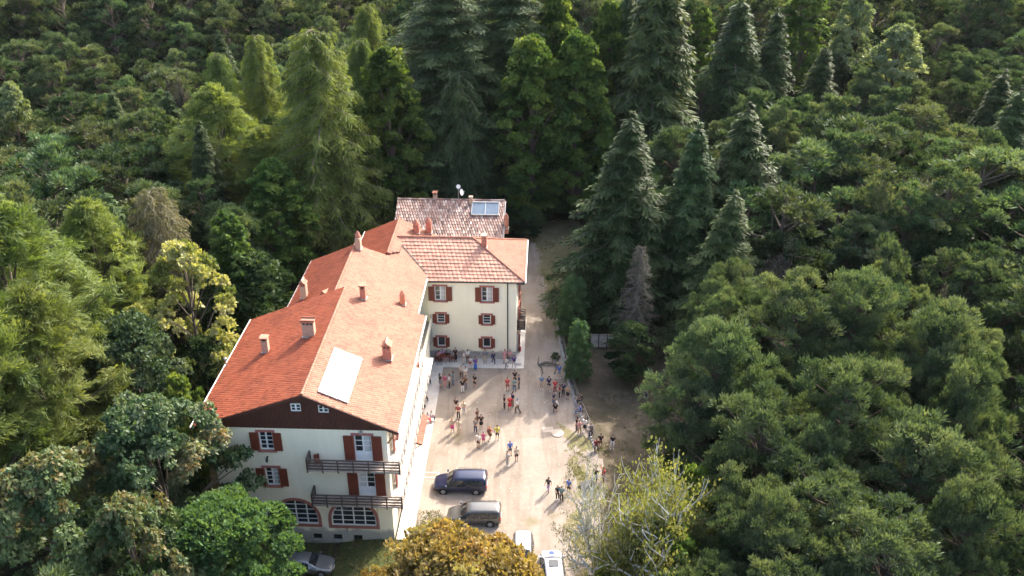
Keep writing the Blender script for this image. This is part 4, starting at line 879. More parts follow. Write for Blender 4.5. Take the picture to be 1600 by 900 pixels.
T('roundpine', 1340, 104, 262, 78, 'round-topped pine at the end of the small clearing', 'pine_tree')
T('spruce', 988, 176, 486, 190, 'large spruce beside the drive', 'spruce_tree', var=0)
T('spruce', 1093, 192, 482, 145, 'narrow dark spruce between the two large ones', 'spruce_tree')
T('spruce', 1172, 163, 455, 165, 'large spruce right of the narrow dark one', 'spruce_tree', var=1)
T('spruce', 1150, 298, 540, 150, 'lighter green spruce in front of the big pines', 'spruce_tree', var=0)
T('deadspruce', 1002, 384, 560, 66, 'dead grey spruce in the shade right of the drive', 'dead_spruce')
T('smallyoung', 897, 428, 528, 46, 'thin olive young tree behind the one leaning over the fence', 'young_tree')
T('smallyoung', 906, 498, 592, 40, 'young light green tree leaning over the drive fence', 'young_tree')
T('darkleaf', 985, 500, 590, 70, 'dark bush at the foot of the dead spruce', 'bush', 'bush')
T('darkleaf', 822, 318, 368, 60, 'dark bush behind the corner of the rear building', 'bush', 'bush')
T('deadpine', 1500, 455, 620, 75, 'grey dying pine at the edge of the dark gap on the right', 'dead_pine')
T('deadpine', 1215, 385, 560, 80, 'grey-brown thin treetop above the big pine group', 'dead_pine')
T('deadpine', 283, 120, 300, 40, 'grey dead treetop among the upper left pines', 'dead_pine')
T('paletree', 12, 128, 330, 55, 'pale leafy tree at the left edge above the larches', 'birch_tree')
T('roundpine', 1370, 370, 640, 95, 'light green round pine top above the big pine group', 'pine_tree')
BIG = [(1120, 500, 770, 175), (1228, 432, 705, 185), (1335, 425, 690, 165), (1455, 470, 760, 185), (1320, 545, 850, 195), (1185, 610, 890, 185), (1425, 640, 930, 215), (1090, 590, 800, 130), (1275, 715, 990, 220), (1495, 560, 850, 130), (1145, 735, 990, 165), (1375, 790, 1090, 230), (1500, 745, 1040, 170), (1215, 850, 1120, 190), (1050, 880, 1120, 130)]
BL = ['pine at the near left edge of the big group beside the slope', 'upper left pine of the big group on the right', 'upper middle pine of the big group', 'upper right pine of the big group beside the dark gap', 'pine in the middle of the big group', 'left pine of the big group above the bottom edge trees', 'wide pine in the right half of the big group', 'small pine leaning over the shaded slope', 'wide pine low in the middle of the big group', 'narrow pine on the right flank of the big group', 'lower left pine of the big group next to the yellow-green tree', 'broad pine at the bottom right of the big group', 'lower right flank pine of the big group', 'pine cut by the bottom edge, left of the broad one', 'pine cut by the bottom edge beside the birches']
for i, (a, b, c, d) in enumerate(BIG): T('bigpine', a, b, c, d, 'blue-green ' + BL[i], 'pine_tree', 'tree', var=i)
ex = 0
for _ in range(900):
    px, py = rng.uniform(1060, 1560), rng.uniform(470, 1150); p = at(px, py, 0); top = pj(p.x, p.y, 14)
    if not (1075 < top[0] < 1545 and 400 < top[1] < 905) or (top[1] < 640 and top[0] < 1110): continue
    if all((p.x - a) ** 2 + (p.y - b) ** 2 > 3.4 ** 2 for a, b, c in TREES) and ex < 34:
        place_tree('bigpine', p.x, p.y, rng.uniform(11, 16.5), rng.uniform(2.4, 3.8), 'smaller blue-green pine filling a gap inside the big pine group on the right', 'pine_tree', 'tree', group='small pines inside the big group'); ex += 1
# ------------------------------------------------------------------ pine forest
CLEAR = pxpoly([(300, 1400), (300, 800), (380, 560), (500, 385), (600, 345), (610, 300), (790, 290), (860, 335), (935, 350), (960, 420), (1060, 470), (1085, 600), (1080, 760), (1060, 1400)])
hc = [tuple(bw(u, v).xy) for u, v in ((-20, -8), (12, -8), (12, 55), (-9, 55), (-11, 40), (-16, 32), (-18, 18))]
def free(x, y, r):
    if inpoly(x, y, CLEAR) or inpoly(x, y, hc): return False
    c0 = at(852, 420); ex_, ey_ = x - c0.x, y - c0.y; al = ex_ * .583 + ey_ * .812; la = abs(ex_ * .812 - ey_ * .583)
    if 0 < al < 24 and la < 6.5: return False                    # open ground along which the sun reaches the lawn
    px, py, _ = pj(x, y, 0)
    if 1240 < px < 1320 and 205 < py < 262: return False         # the little sunlit opening
    return all((x - a) ** 2 + (y - b) ** 2 > (min(c, 5.5) * .72 + r) ** 2 for a, b, c in TREES)
cand = []; sp = 6.2; j = 0
yy = 34.0
while yy < 330:
    xx = -230 + (2.5 if j % 2 else 0)
    while xx < 230:
        x, y = xx + rng.uniform(-1.7, 1.7), yy + rng.uniform(-1.7, 1.7); h = 14.5 + 2.6 * math.sin(x * .06 + 2) * math.sin(y * .05) + rng.uniform(-3, 3)
        px, py, d = pj(x, y, h); vis = -90 < px < 1690 and -40 < py < 980
        if vis and (950 < px < 1560 and 470 < py < 900): vis = py < 0
        if vis and free(x, y, 1.5): cand.append((d, x, y, h))
        xx += sp
    yy += sp * .88; j += 1; sp = 6.3 + max(0, (yy - 110) * .014)
cand.sort()
GL = {-1: 'green Scots pine in the dense forest left of and behind the house', 1: 'green Scots pine in the dense forest right of the clearing'}
for (d, x, y, h) in cand[:296]:
    side = -1 if x < 3 else 1; k = 'pine'; r = h / 15 * 3.9 * rng.uniform(.75, 1.35); q = rng.random()
    if q < .05: place_tree('spruce', x, y, h * rng.uniform(1.1, 1.4), r * .95, 'pointed dark spruce standing among the pines of the dense forest', 'spruce_tree', group='spruces among the pines'); continue
    if q < .10: place_tree('darkleaf', x, y, h * .95, r, 'leafy broadleaf tree with a round dark crown among the forest pines', 'broadleaf_tree', group='leafy trees among the pines'); continue
    if q < .20: place_tree('roundpine', x, y, h * 1.1, r, 'taller round-crowned pine rising over the forest pines', 'pine_tree', group='taller pines in the forest'); continue
    if q < .225: place_tree('deadpine', x, y, h, r * .7, 'grey dead or dying pine among the green forest pines', 'dead_pine', group='dead pines in the forest'); continue
    place_tree('pine', x, y, h, r, GL[side], 'pine_tree', group='pines of the left forest' if side < 0 else 'pines of the right forest')
def gn_scatter(name, pts, protos, label=None, smin=.8, smax=1.2):
    me = bpy.data.meshes.new(name); me.from_pydata([p[:3] for p in pts], [], [])
    a = me.attributes.new('siz', 'FLOAT', 'POINT'); a.data.foreach_set('value', [p[3] for p in pts])
    b = me.attributes.new('pick', 'INT', 'POINT'); b.data.foreach_set('value', [i % len(protos) for i in range(len(pts))])
    c = me.attributes.new('yaw', 'FLOAT', 'POINT'); c.data.foreach_set('value', [rng.random() * 6.283 for _ in pts])
    o = bpy.data.objects.new(name, me); COL.objects.link(o); tag(o, label, None, None, 'stuff')
    g = bpy.data.node_groups.new(name, 'GeometryNodeTree'); g.interface.new_socket('Geometry', in_out='INPUT', socket_type='NodeSocketGeometry'); g.interface.new_socket('Geometry', in_out='OUTPUT', socket_type='NodeSocketGeometry')
    gi = g.nodes.new('NodeGroupInput'); go = g.nodes.new('NodeGroupOutput'); jn = g.nodes.new('GeometryNodeJoinGeometry')
    def attr(n, t): q = g.nodes.new('GeometryNodeInputNamedAttribute'); q.data_type = t; q.inputs[0].default_value = n; return q.outputs[0]
    sz, pk, yw = attr('siz', 'FLOAT'), attr('pick', 'INT'), attr('yaw', 'FLOAT')
    cx = g.nodes.new('ShaderNodeCombineXYZ'); g.links.new(yw, cx.inputs[2])
    for i, parts in enumerate(protos):
        cmp_ = g.nodes.new('FunctionNodeCompare'); cmp_.data_type = 'INT'; cmp_.operation = 'EQUAL'; g.links.new(pk, cmp_.inputs[2]); cmp_.inputs[3].default_value = i
        j2 = g.nodes.new('GeometryNodeJoinGeometry')
        for ob in parts:
            oi = g.nodes.new('GeometryNodeObjectInfo'); oi.inputs[0].default_value = ob; oi.transform_space = 'ORIGINAL'; g.links.new(oi.outputs['Geometry'], j2.inputs[0])
        ip = g.nodes.new('GeometryNodeInstanceOnPoints'); g.links.new(gi.outputs[0], ip.inputs['Points']); g.links.new(cmp_.outputs[0], ip.inputs['Selection']); g.links.new(j2.outputs[0], ip.inputs['Instance'])
        g.links.new(cx.outputs[0], ip.inputs['Rotation']); g.links.new(sz, ip.inputs['Scale']); g.links.new(ip.outputs[0], jn.inputs[0])
    g.links.new(jn.outputs[0], go.inputs[0]); md = o.modifiers.new('scatter', 'NODES'); md.node_group = g; return o
def proto_objs(kind):
    out = []
    for vi in range(len(K[kind])):
        key = (kind, vi); me = proto(key, K[kind][vi]); found = [[x for x in COL.objects if x.data is m][:1] for m in me if m]
        out.append([f[0] for f in found if f])
    return [o for o in out if o]
far = cand[296:]
if far: gn_scatter('distant_pine_forest', [(x, y, gz(x, y) - .1, h / 15 * 1.38) for d, x, y, h in far], proto_objs('pine'), 'mass of green pines far behind, up to the top edge of the picture')
for k, (px, py, lab) in enumerate([(868, 560, 'small dark shrub at the post of the drive fence'), (1035, 478, 'low dark shrub under the spruces beside the grey panel fence'), (250, 820, 'shrub under the chestnut'), (1010, 455, 'low shrub between the spruce trunks')]):
    p = at(px, py); place_tree('shrub', p.x, p.y, (.8, 1.6, 2.2, 1.8)[k], (.5, 1.2, 1.6, 1.3)[k], lab, 'shrub', 'shrub')
und = []
for _ in range(5200):
    x, y = rng.uniform(-110, 110), rng.uniform(35, 230)
    if not inpoly(x, y, CLEAR) and not inpoly(x, y, hc) and -100 < pj(x, y, 0)[0] < 1700: und.append((x, y, gz(x, y) - .2, rng.uniform(.45, 1.15)))
gn_scatter('undergrowth', und[:3600], proto_objs('shrub'), 'dark bushy undergrowth between the tree trunks')
# weeds and tufts along the edges of the yard and on the lawn
g = np.random.default_rng(5); tp = []
def scatter_poly(P, n, cond=lambda x, y: True):
    xs_ = [p[0] for p in P]; ys_ = [p[1] for p in P]
    for _ in range(n):
        x, y = rng.uniform(min(xs_), max(xs_)), rng.uniform(min(ys_), max(ys_))
        if inpoly(x, y, P) and cond(x, y): tp.append((x, y, gz(x, y)))
clumpy = lambda k: (lambda x, y: math.sin(x * .9 + k) * math.cos(y * .7 - k) + .5 * math.sin(x * 2.3 + y * 1.9) + rng.gauss(0, .35) > .35)
scatter_poly(LAWN, 2600, clumpy(1)); scatter_poly(SLOPE, 5200, clumpy(2)); scatter_poly(FRONT, 2600); scatter_poly(pxpoly([(895, 690), (950, 690), (960, 900), (900, 900), (860, 830)]), 2600, clumpy(3))
scatter_poly(pxpoly([(640, 800), (690, 800), (700, 900), (630, 900)]), 900)
tp = np.array([t for t in tp if not inpoly(t[0], t[1], hc) or True]); C = np.repeat(tp, 5, 0) + g.normal(size=(len(tp) * 5, 3)) * np.array([.12, .12, 0]); C[:, 2] += .07
D = g.normal(size=C.shape) * .5 + np.array([0, 0, 1]); M['tuft'] = leafmat('grass_blades', [(0.07, 0.09, 0.03), (0.15, 0.16, 0.05), (0.30, 0.26, 0.12)], .3, 0, 0)
tag(link('grass_tufts', leaf_mesh('grass_tufts', C, D, .2, .06, np.repeat(g.random(len(tp)), 5), 'tuft')), kind='stuff')
# stones and fallen leaves on the yard
st = MB()
for _ in range(900):
    x, y = rng.uniform(-9, 12), rng.uniform(45, 84)
    if inpoly(x, y, YARD) and not wb(x, y)[0] < 1.8:
        r = rng.uniform(.025, .075); st.lathe([(r * .7, 0), (r, r * .4), (r * .5, r * .8)], (x, y, gz(x, y) + .008), 5)
st.build('loose_stones', M['concrete'], kind='stuff')
# ------------------------------------------------------------------ fences, stones, small yard things
def fence_line(P, label, name='wooden_fence', h=1.05, cat='fence', rails=2, mat='greybark', rot=0):
    p0 = at(*P[0]); e = empty(name, (p0.x, p0.y, gz(p0.x, p0.y))); tag(e, label, cat)
    pts = [Vector((at(*p).x, at(*p).y, gz(at(*p).x, at(*p).y))) - e.location for p in P]
    for a, b in zip(pts[:-1], pts[1:]):
        L = (b - a).length; n = max(1, round(L / 2.0))
        for k in range(n):
            p, q = a.lerp(b, k / n), a.lerp(b, (k + 1) / n); w = Vector((rng.uniform(-.04, .04), 0, rng.uniform(-.05, .05)))
            MB().tube([p - Vector((0, 0, .3)), p + Vector((w.x, 0, h))], [.075, .06], 7).build('post', mat, e)
            for r in range(rails):
                z = Vector((0, 0, h * (.45 + .48 * r / max(1, rails - 1)))); MB().tube([p + z + w * .5, q + z - w * .3], [.05, .045], 6).build('rail', mat, e)
    return e
fence_line([(866, 452), (874, 500), (884, 560), (891, 590), (903, 628), (918, 662), (933, 695)], 'weathered wooden post and rail fence between the yard and the shaded slope')
# rough stone edging under the fence
sm = MB()
FL = [at(*p) for p in [(868, 470), (884, 562), (891, 592), (903, 630), (920, 668), (934, 700)]]
for a, b in zip(FL[:-1], FL[1:]):
    L = (b - a).length; n = int(L / .38)
    for k in range(n):
        p = a.lerp(b, (k + .5) / n); r = rng.uniform(.14, .24); zz = gz(p.x, p.y)
        sm.lathe([(r, -.2), (r * 1.05, .05), (r * .6, .2 + rng.uniform(0, .08))], (p.x - .25 + rng.uniform(-.06, .06), p.y, zz), 6)
tag(sm.build('stone_edging', 'plinth'), 'row of dark rough stones along the foot of the wooden fence', 'edging')
# grey panel fence
pa, pb = at(922, 540), at(974, 540); e = empty('panel_fence', (pa.x, pa.y, gz(pa.x, pa.y) - .05)); tag(e, 'low grey panel fence in the shade beside the dead spruce', 'fence')
n = 4; d = (pb - pa) / n
for k in range(n + 1): MB().box(d.x * k - .05, d.x * k + .05, d.y * k - .05, d.y * k + .05, -.1, 1.75).build('post', 'darkmetal', e)
for k in range(n): MB().beam((d.x * k + .05, d.y * k, .85), (d.x * (k + 1) - .05, d.y * (k + 1), .85), .04, 1.5).build('panel', 'plinth', e)
MB().beam((0, 0, 1.72), (d.x * n, d.y * n, 1.72), .07, .06).build('rail', 'lightwood', e)
p = at(871, 678); o = MB().lathe([(.62, 0), (.62, .10), (.55, .13)], (0, 0, 0), 24).build('concrete_cover', 'sandstone', None, (p.x, p.y, .01)); tag(o, 'round pale concrete cover lying on the yard', 'cover')
p = at(856, 672); o = MB().box(-.55, .55, -.4, .4, 0, .05).build('concrete_slab', 'sandstone', None, (p.x, p.y, .01), .1); tag(o, 'square pale slab beside the round concrete cover', 'slab')
p = at(672, 743); o = MB().box(-.8, .8, -.4, -.3, 0, .06).box(-.8, .8, .3, .4, 0, .06).box(.7, .8, -.3, .3, 0, .06).build('kerb_frame', 'concrete', None, (p.x, p.y, .008), PSI); tag(o, 'white kerb frame on the ground beside the walkway', 'kerb')
p = at(752, 558); o = MB().box(-.45, .45, -.25, .2, 0, .4).box(-.48, .48, -.28, .22, .4, .45).build('storage_box', 'darkmetal', None, (p.x, p.y + .4, .135), PSI); tag(o, 'small dark box on the porch pavement against the plinth', 'box')
for k, (px, py) in enumerate([(848, 585), (866, 585)]):
    p = at(px, py); o = MB().tube([(0, 0, 0), (.1, .9, .12), (-.15, 2.1, .16), (.2, 3.4, .1)], [.10, .08, .06, .03], 6).build('fallen_branch', 'greybark', None, (p.x, p.y, .02), .15 * (1 - 2 * k)); tag(o, ['left of the two long branches lying on the shaded drive', 'right of the two long branches lying on the shaded drive'][k], 'branch')  # solid limbs laid where thin pole shadows cross the drive
p = at(857, 572); o = MB().tube([(-1.1, 0, .1), (-.3, .15, .35), (.5, .05, .3), (1.4, -.25, .05)], [.12, .16, .13, .07], 7).tube([(.2, .1, .3), (.9, .7, .5)], [.08, .03], 5).build('driftwood_log', 'greybark', None, (p.x, p.y, .02)); tag(o, 'gnarled grey log across the drive behind the two branches', 'log')  # one solid shape for the dead trunk together with its forked shadow
# table and chairs by the lower left window of the wing
tq = bw(1.45, 26.95, .135); e = empty('garden_table', tq, PSI); tag(e, 'small wooden table under the lower left window of the wing', 'table')
MB().box(-.55, .55, -.38, .38, .70, .74).build('tabletop', 'shutter', e)
for sx in (-1, 1):
    for sy in (-1, 1): MB().box(sx * .48 - .03, sx * .48 + .03, sy * .31 - .03, sy * .31 + .03, 0, .70).build('leg', 'shutter', e)
def chair(p, rz, lab, mat='shutter'):
    e = empty('garden_chair', p, rz); tag(e, lab, 'chair', 'chairs at the garden table' if 'table' in lab else None)
    MB().box(-.22, .22, -.22, .22, .42, .46).build('seat', mat, e); MB().box(-.22, .22, .19, .23, .5, .9).build('backrest', mat, e)
    for sx in (-1, 1):
        for sy in (-1, 1): MB().box(sx * .19 - .02, sx * .19 + .02, sy * .19 - .02, sy * .19 + .02, 0, .9 if sy > 0 else .42).build('leg', mat, e)
chair(bw(.6, 26.8, .135), PSI + 1.6, 'brown chair at the left side of the garden table'); chair(bw(2.3, 26.9, .135), PSI - 1.6, 'brown chair at the right side of the garden table')
chair(bw(-5.5, -.55, 8.12), PSI + .4, 'small reddish chair on the left end of the upper front balcony')
p = bw(9.45, 29.2, .13); o = MB().lathe([(.10, 0), (.11, .05), (.11, .55), (.07, .62), (.03, .66)], (0, 0, 0), 10).build('gas_cylinder', simple('red_enamel', (.55, .03, .03), .4), None, p); tag(o, 'small red cylinder standing at the side wall of the wing', 'cylinder')
# ------------------------------------------------------------------ cars
def paint(name, col, metal=.3, rough=.28):
    m, n, b = nodes(name); b.inputs['Base Color'].default_value = (*col, 1); b.inputs['Metallic'].default_value = metal; b.inputs['Roughness'].default_value = rough
    b.inputs['Coat Weight'].default_value = .6; b.inputs['Coat Roughness'].default_value = .08
    v = coords(n); r = ramp(n, [(0.35, tuple(c * .85 for c in col)), (.7, col)], noise(n, v, 1.5, 6, .7)); n.links.new(r.outputs[0], b.inputs['Base Color']); return m
M['navy'] = paint('navy_paint', (.010, .018, .06)); M['silver'] = paint('silver_paint', (.24, .25, .265), .6, .35); M['champagne'] = paint('grey_beige_paint', (.13, .13, .125), .6, .35); M['whitepaint'] = paint('white_car_paint', (.50, .51, .52), 0, .3)
M['carglass'] = simple('car_glass', (.02, .025, .028), .05, spec=.8); M['rubber'] = simple('rubber', (.02, .02, .02), .9); M['redlamp'] = simple('red_lamp', (.5, .02, .02), .25); M['lamp'] = simple('clear_lamp', (.7, .7, .68), .15); M['rim'] = simple('alloy_rim', (.45, .45, .46), .35, .7); M['blueplastic'] = simple('blue_plastic', (.02, .06, .45), .3)
def car(label, p, rz, L, Wd, Hh, mat, style='van', cat='car', name='parked_car', sunroof=False, beacon=False):
    """local +x is forward"""
    e = empty(name, (p.x, p.y, gz(p.x, p.y) + .01), rz); tag(e, label, cat); hw = Wd / 2
    # stations: x (0 rear .. 1 front), top z, belt z, half width factor, greenhouse half width factor
    if style == 'van': S = [(0, .60, .55, .84, .5), (.012, .86, .80, .92, .70), (.03, .98, .92, .95, .76), (.07, .99, .58, .98, .76), (.18, 1.0, .57, 1, .78), (.40, 1.0, .56, 1, .79), (.56, .985, .55, 1, .78), (.63, .93, .545, 1, .76), (.76, .60, .53, .99, .80), (.80, .565, .52, .98, .82), (.90, .51, .47, .95, .80), (.965, .43, .41, .86, .70), (1, .34, .33, .72, .60)]
    elif style == 'sedan': S = [(0, .50, .48, .82, .6), (.02, .66, .60, .90, .7), (.10, .72, .64, .96, .80), (.16, .78, .635, .98, .76), (.28, .97, .63, 1, .70), (.38, 1.0, .62, 1, .70), (.52, .99, .61, 1, .70), (.58, .94, .605, 1, .72), (.72, .66, .59, .99, .80), (.76, .63, .585, .98, .84), (.90, .57, .52, .94, .80), (.97, .46, .44, .85, .7), (1, .36, .35, .7, .6)]
    else: S = [(0, .58, .55, .82, .6), (.015, .82, .70, .92, .70), (.06, .96, .60, .97, .72), (.16, 1.0, .60, 1, .74), (.36, 1.0, .59, 1, .75), (.54, .985, .585, 1, .74), (.61, .93, .58, 1, .74), (.745, .63, .56, .99, .80), (.78, .60, .55, .98, .84), (.90, .55, .50, .95, .80), (.965, .46, .44, .86, .7), (1, .34, .33, .72, .6)]
    zb = .20; rings = []
    def ring(s, off=0.0):
        x, t, b, wf, gf = s; X = (x - .5) * L; top = t * Hh; bl = b * Hh; W1 = hw * wf + off; W2 = hw * gf + off; 
        return [(X, -W1 * .85, zb), (X, -W1, zb + .16), (X, -W1 * 1.005, (zb + bl) / 2 + .05), (X, -W1 * .985, bl), (X, -W2 - (W1 - W2) * .10, bl + (top - bl) * .82), (X, -W2 * .88, top - .025 * Hh + off), (X, -W2 * .45, top + off), (X, 0, top + .012 * Hh + off),
                (X, W2 * .45, top + off), (X, W2 * .88, top - .025 * Hh + off), (X, W2 + (W1 - W2) * .10, bl + (top - bl) * .82), (X, W1 * .985, bl), (X, W1 * 1.005, (zb + bl) / 2 + .05), (X, W1, zb + .16), (X, W1 * .85, zb)]
    rings = [ring(s) for s in S]; nr = len(rings[0]); mb = MB(); vs = [v for r in rings for v in r]; fs = []
    for i in range(len(rings) - 1):
        for k in range(nr): a = i * nr + k; b = i * nr + (k + 1) % nr; fs.append((a, a + nr, b + nr, b))
    fs.append(tuple(range(nr))); fs.append(tuple((len(rings) - 1) * nr + k for k in range(nr))[::-1])
    # wheel arches as dark recesses proud of nothing: separate liners
    body = mb.add(vs, fs).build('body', mat, e, smooth=True)
    body.data.polygons.foreach_set('use_smooth', [len(p_.vertices) == 4 for p_ in body.data.polygons])
    md = body.modifiers.new('bev', 'SUBSURF'); md.levels = 1; md.render_levels = 1
    wx = (L * .5 - L * .19, -L * .5 + L * .20)
    R2 = [ring(s, .014) for s in S]
    def strip(i0, i1, k0, k1, nm, shrink=.06):
        m = MB()
        for i in range(i0, i1):
            A = [Vector(q) for q in (R2[i][k0], R2[i + 1][k0], R2[i + 1][k1], R2[i][k1])]; c = sum(A, Vector()) / 4
            B_ = [a + (c - a) * shrink for a in A]; m.add(B_, [(0, 1, 2, 3)])
            m.add([q + (c.normalized() * 0) for q in B_], [])
        return m.build(nm, 'carglass', e)
    g0 = [i for i, s in enumerate(S) if s[2] < .66 and s[0] > .05][0]; g1 = [i for i, s in enumerate(S) if s[1] < .70 and s[0] > .6][0]
    for k0, k1 in ((3, 4), (10, 11)):
        for i in range(g0, g1):
            if S[i][1] - S[i][2] > .2 or S[i + 1][1] - S[i + 1][2] > .2: strip(i, i + 1, k0, k1, 'side_window', .09)
    # windscreen: the steep top strip between roof and bonnet
    for nm, (i0, i1) in (('windscreen', (g1 - 1, g1)), ('rear_window', (1 if style != 'sedan' else g0, 2 if style != 'sedan' else g0 + 1))):
        m = MB(); A = R2[i0][5:10]; B_ = R2[i1][5:10]
        for q in range(4):
            f = lambda a, b, t: Vector(a).lerp(Vector(b), t); m.add([f(A[q], B_[q], .05), f(A[q + 1], B_[q + 1], .05), f(A[q + 1], B_[q + 1], .93), f(A[q], B_[q], .93)], [(0, 1, 2, 3)])
        m.build(nm, 'carglass', e)
    for x in wx:
        for sy in (-1, 1):
            y = sy * (hw - .10); r = .325
            MB().tube([(x, y - sy * .12, r), (x, y + sy * .125, r)], [r + .075, r + .075], 18).build('wheel_arch', 'rubber', e)
            wl = MB().tube([(x, y - sy * .10, r), (x, y + sy * .105, r), (x, y + sy * .135, r)], [r, r, r * .9], 18).build('wheel', 'rubber', e)
            rm = MB().tube([(x, y + sy * .13, r), (x, y + sy * .15, r)], [r * .62, r * .58], 14)
            for q in range(5): a = q * 1.2566; rm.beam((x, y + sy * .155, r), (x + math.cos(a) * r * .6, y + sy * .15, r + math.sin(a) * r * .6), .03, .06)
            rm.build('rim', 'rim', wl)
    for sy in (-1, 1):
        MB().lathe([(.03, -.10), (.09, -.03), (.10, .03), (.05, .09)], (L * (.5 - .085), sy * hw * .70, Hh * .40), 8).build('headlight', 'lamp', e)
        MB().box(-L * .5 + .01, -L * .5 + .16, sy * hw * .88 - .09, sy * hw * .88 + .05, Hh * .42, Hh * (.62 if style == 'van' else .54)).build('tail_light', 'redlamp', e)
        i = S[g1]; MB().box((i[0] - .5) * L - .12, (i[0] - .5) * L + .03, sy * (hw + .03), sy * (hw + .20), Hh * .58, Hh * .67).build('mirror', mat, e)
        MB().box(-L * .18, -L * .14, sy * (hw + .0), sy * (hw + .025), Hh * .50, Hh * .52).build('door_handle', 'darkmetal', e)
    MB().box(L * .5 - .09, L * .5 - .02, -hw * .45, hw * .45, .35, .50).build('grille', 'darkmetal', e)
    MB().box(L * .5 - .05, L * .5 + .01, -.26, .26, .26, .36).build('number_plate', 'white', e); MB().box(-L * .5 - .02, -L * .5 + .03, -.26, .26, .5, .61).build('number_plate', 'white', e)
    if style == 'van':
        for sy in (-1, 1): MB().tube([(-L * .40, sy * hw * .72, Hh * 1.0 + .03), (L * .05, sy * hw * .72, Hh * 1.0 + .03)], .02, 5).build('roof_rail', 'darkmetal', e)
    if sunroof: MB().box(-L * .14, L * .02, -.36, .36, Hh * 1.02, Hh * 1.035).build('sunroof', 'carglass', e)
    if beacon: MB().lathe([(.20, .0), (.20, .02)], (L * .34, 0, Hh * .595), 16).add([(L * .34 + .2, 0, Hh * .6 + .018), (L * .34, .12, Hh * .6 + .018), (L * .34 - .1, 0, Hh * .6 + .018), (L * .34, -.12, Hh * .6 + .018)], [(0, 1, 2, 3)]).build('bonnet_emblem', 'blueplastic', e)
    return e
p = at(720, 762); car('dark blue people carrier parked at the edge of the yard', p, math.pi - .03, 4.75, 1.95, 1.62, 'navy')
p = at(741, 812); car('grey beige family van parked in front of the blue one, half under the golden tree', p, math.pi - .02, 4.6, 1.85, 1.55, 'champagne')
p = at(479, 880); car('silver car parked below the basement openings of the gable wall', p, -.06, 4.4, 1.75, 1.38, 'silver', 'sedan')
p = at(817, 872); car('small white car parked nose down beside the golden tree', p, -math.pi / 2 - .02, 3.9, 1.68, 1.45, 'whitepaint', 'hatch')
p = at(864, 898); car('white car with a blue emblem on the bonnet and a dark sunroof', p, math.pi / 2 + .05, 4.3, 1.78, 1.48, 'whitepaint', 'hatch', sunroof=True, beacon=True)
p = at(918, 762); o = MB().add([(-.6, -.5, .1), (.6, -.5, .1), (.6, .5, .35), (-.6, .5, .35), (-.5, -.4, 0), (.5, -.4, 0), (.5, .5, 0), (-.5, .5, 0)], [(0, 1, 2, 3), (4, 5, 1, 0), (5, 6, 2, 1), (6, 7, 3, 2), (7, 4, 0, 3)]).build('dark_tarpaulin', 'darkmetal', None, (p.x, p.y, .01), .3); tag(o, 'dark folded sheet on the sand under the left birch', 'tarpaulin')
# ------------------------------------------------------------------ people
SK = simple('skin', (.50, .29, .20), .6, var=.05)
M['skin'] = SK
CM = {}
def cloth(c, rough=.85):
    k = tuple(c)
    if k not in CM: CM[k] = simple('cloth_%d' % len(CM), c, rough, var=.18, scale=9)
    return CM[k]
COLS = dict(black=(.015, .015, .018), white=(.72, .71, .69), cream=(.62, .54, .42), grey=(.20, .20, .22), lightgrey=(.42, .42, .43), navy=(.02, .03, .09), blue=(.04, .14, .50), lightblue=(.16, .27, .42), red=(.58, .03, .04), pink=(.60, .09, .24), palepink=(.62, .30, .30), purple=(.14, .06, .28), lilac=(.42, .30, .50), green=(.20, .34, .30), yellow=(.60, .55, .05), orange=(.62, .20, .10), brown=(.16, .08, .05), tan=(.45, .30, .16), denim=(.08, .13, .22), darkred=(.25, .03, .04), beige=(.50, .40, .30), teal=(.07, .22, .26))
HAIR = dict(dark=(.02, .014, .01), brown=(.07, .04, .02), grey=(.45, .43, .41), blond=(.35, .24, .12), black=(.008, .007, .007), cap=(.05, .12, .4), whitecap=(.7, .7, .7))
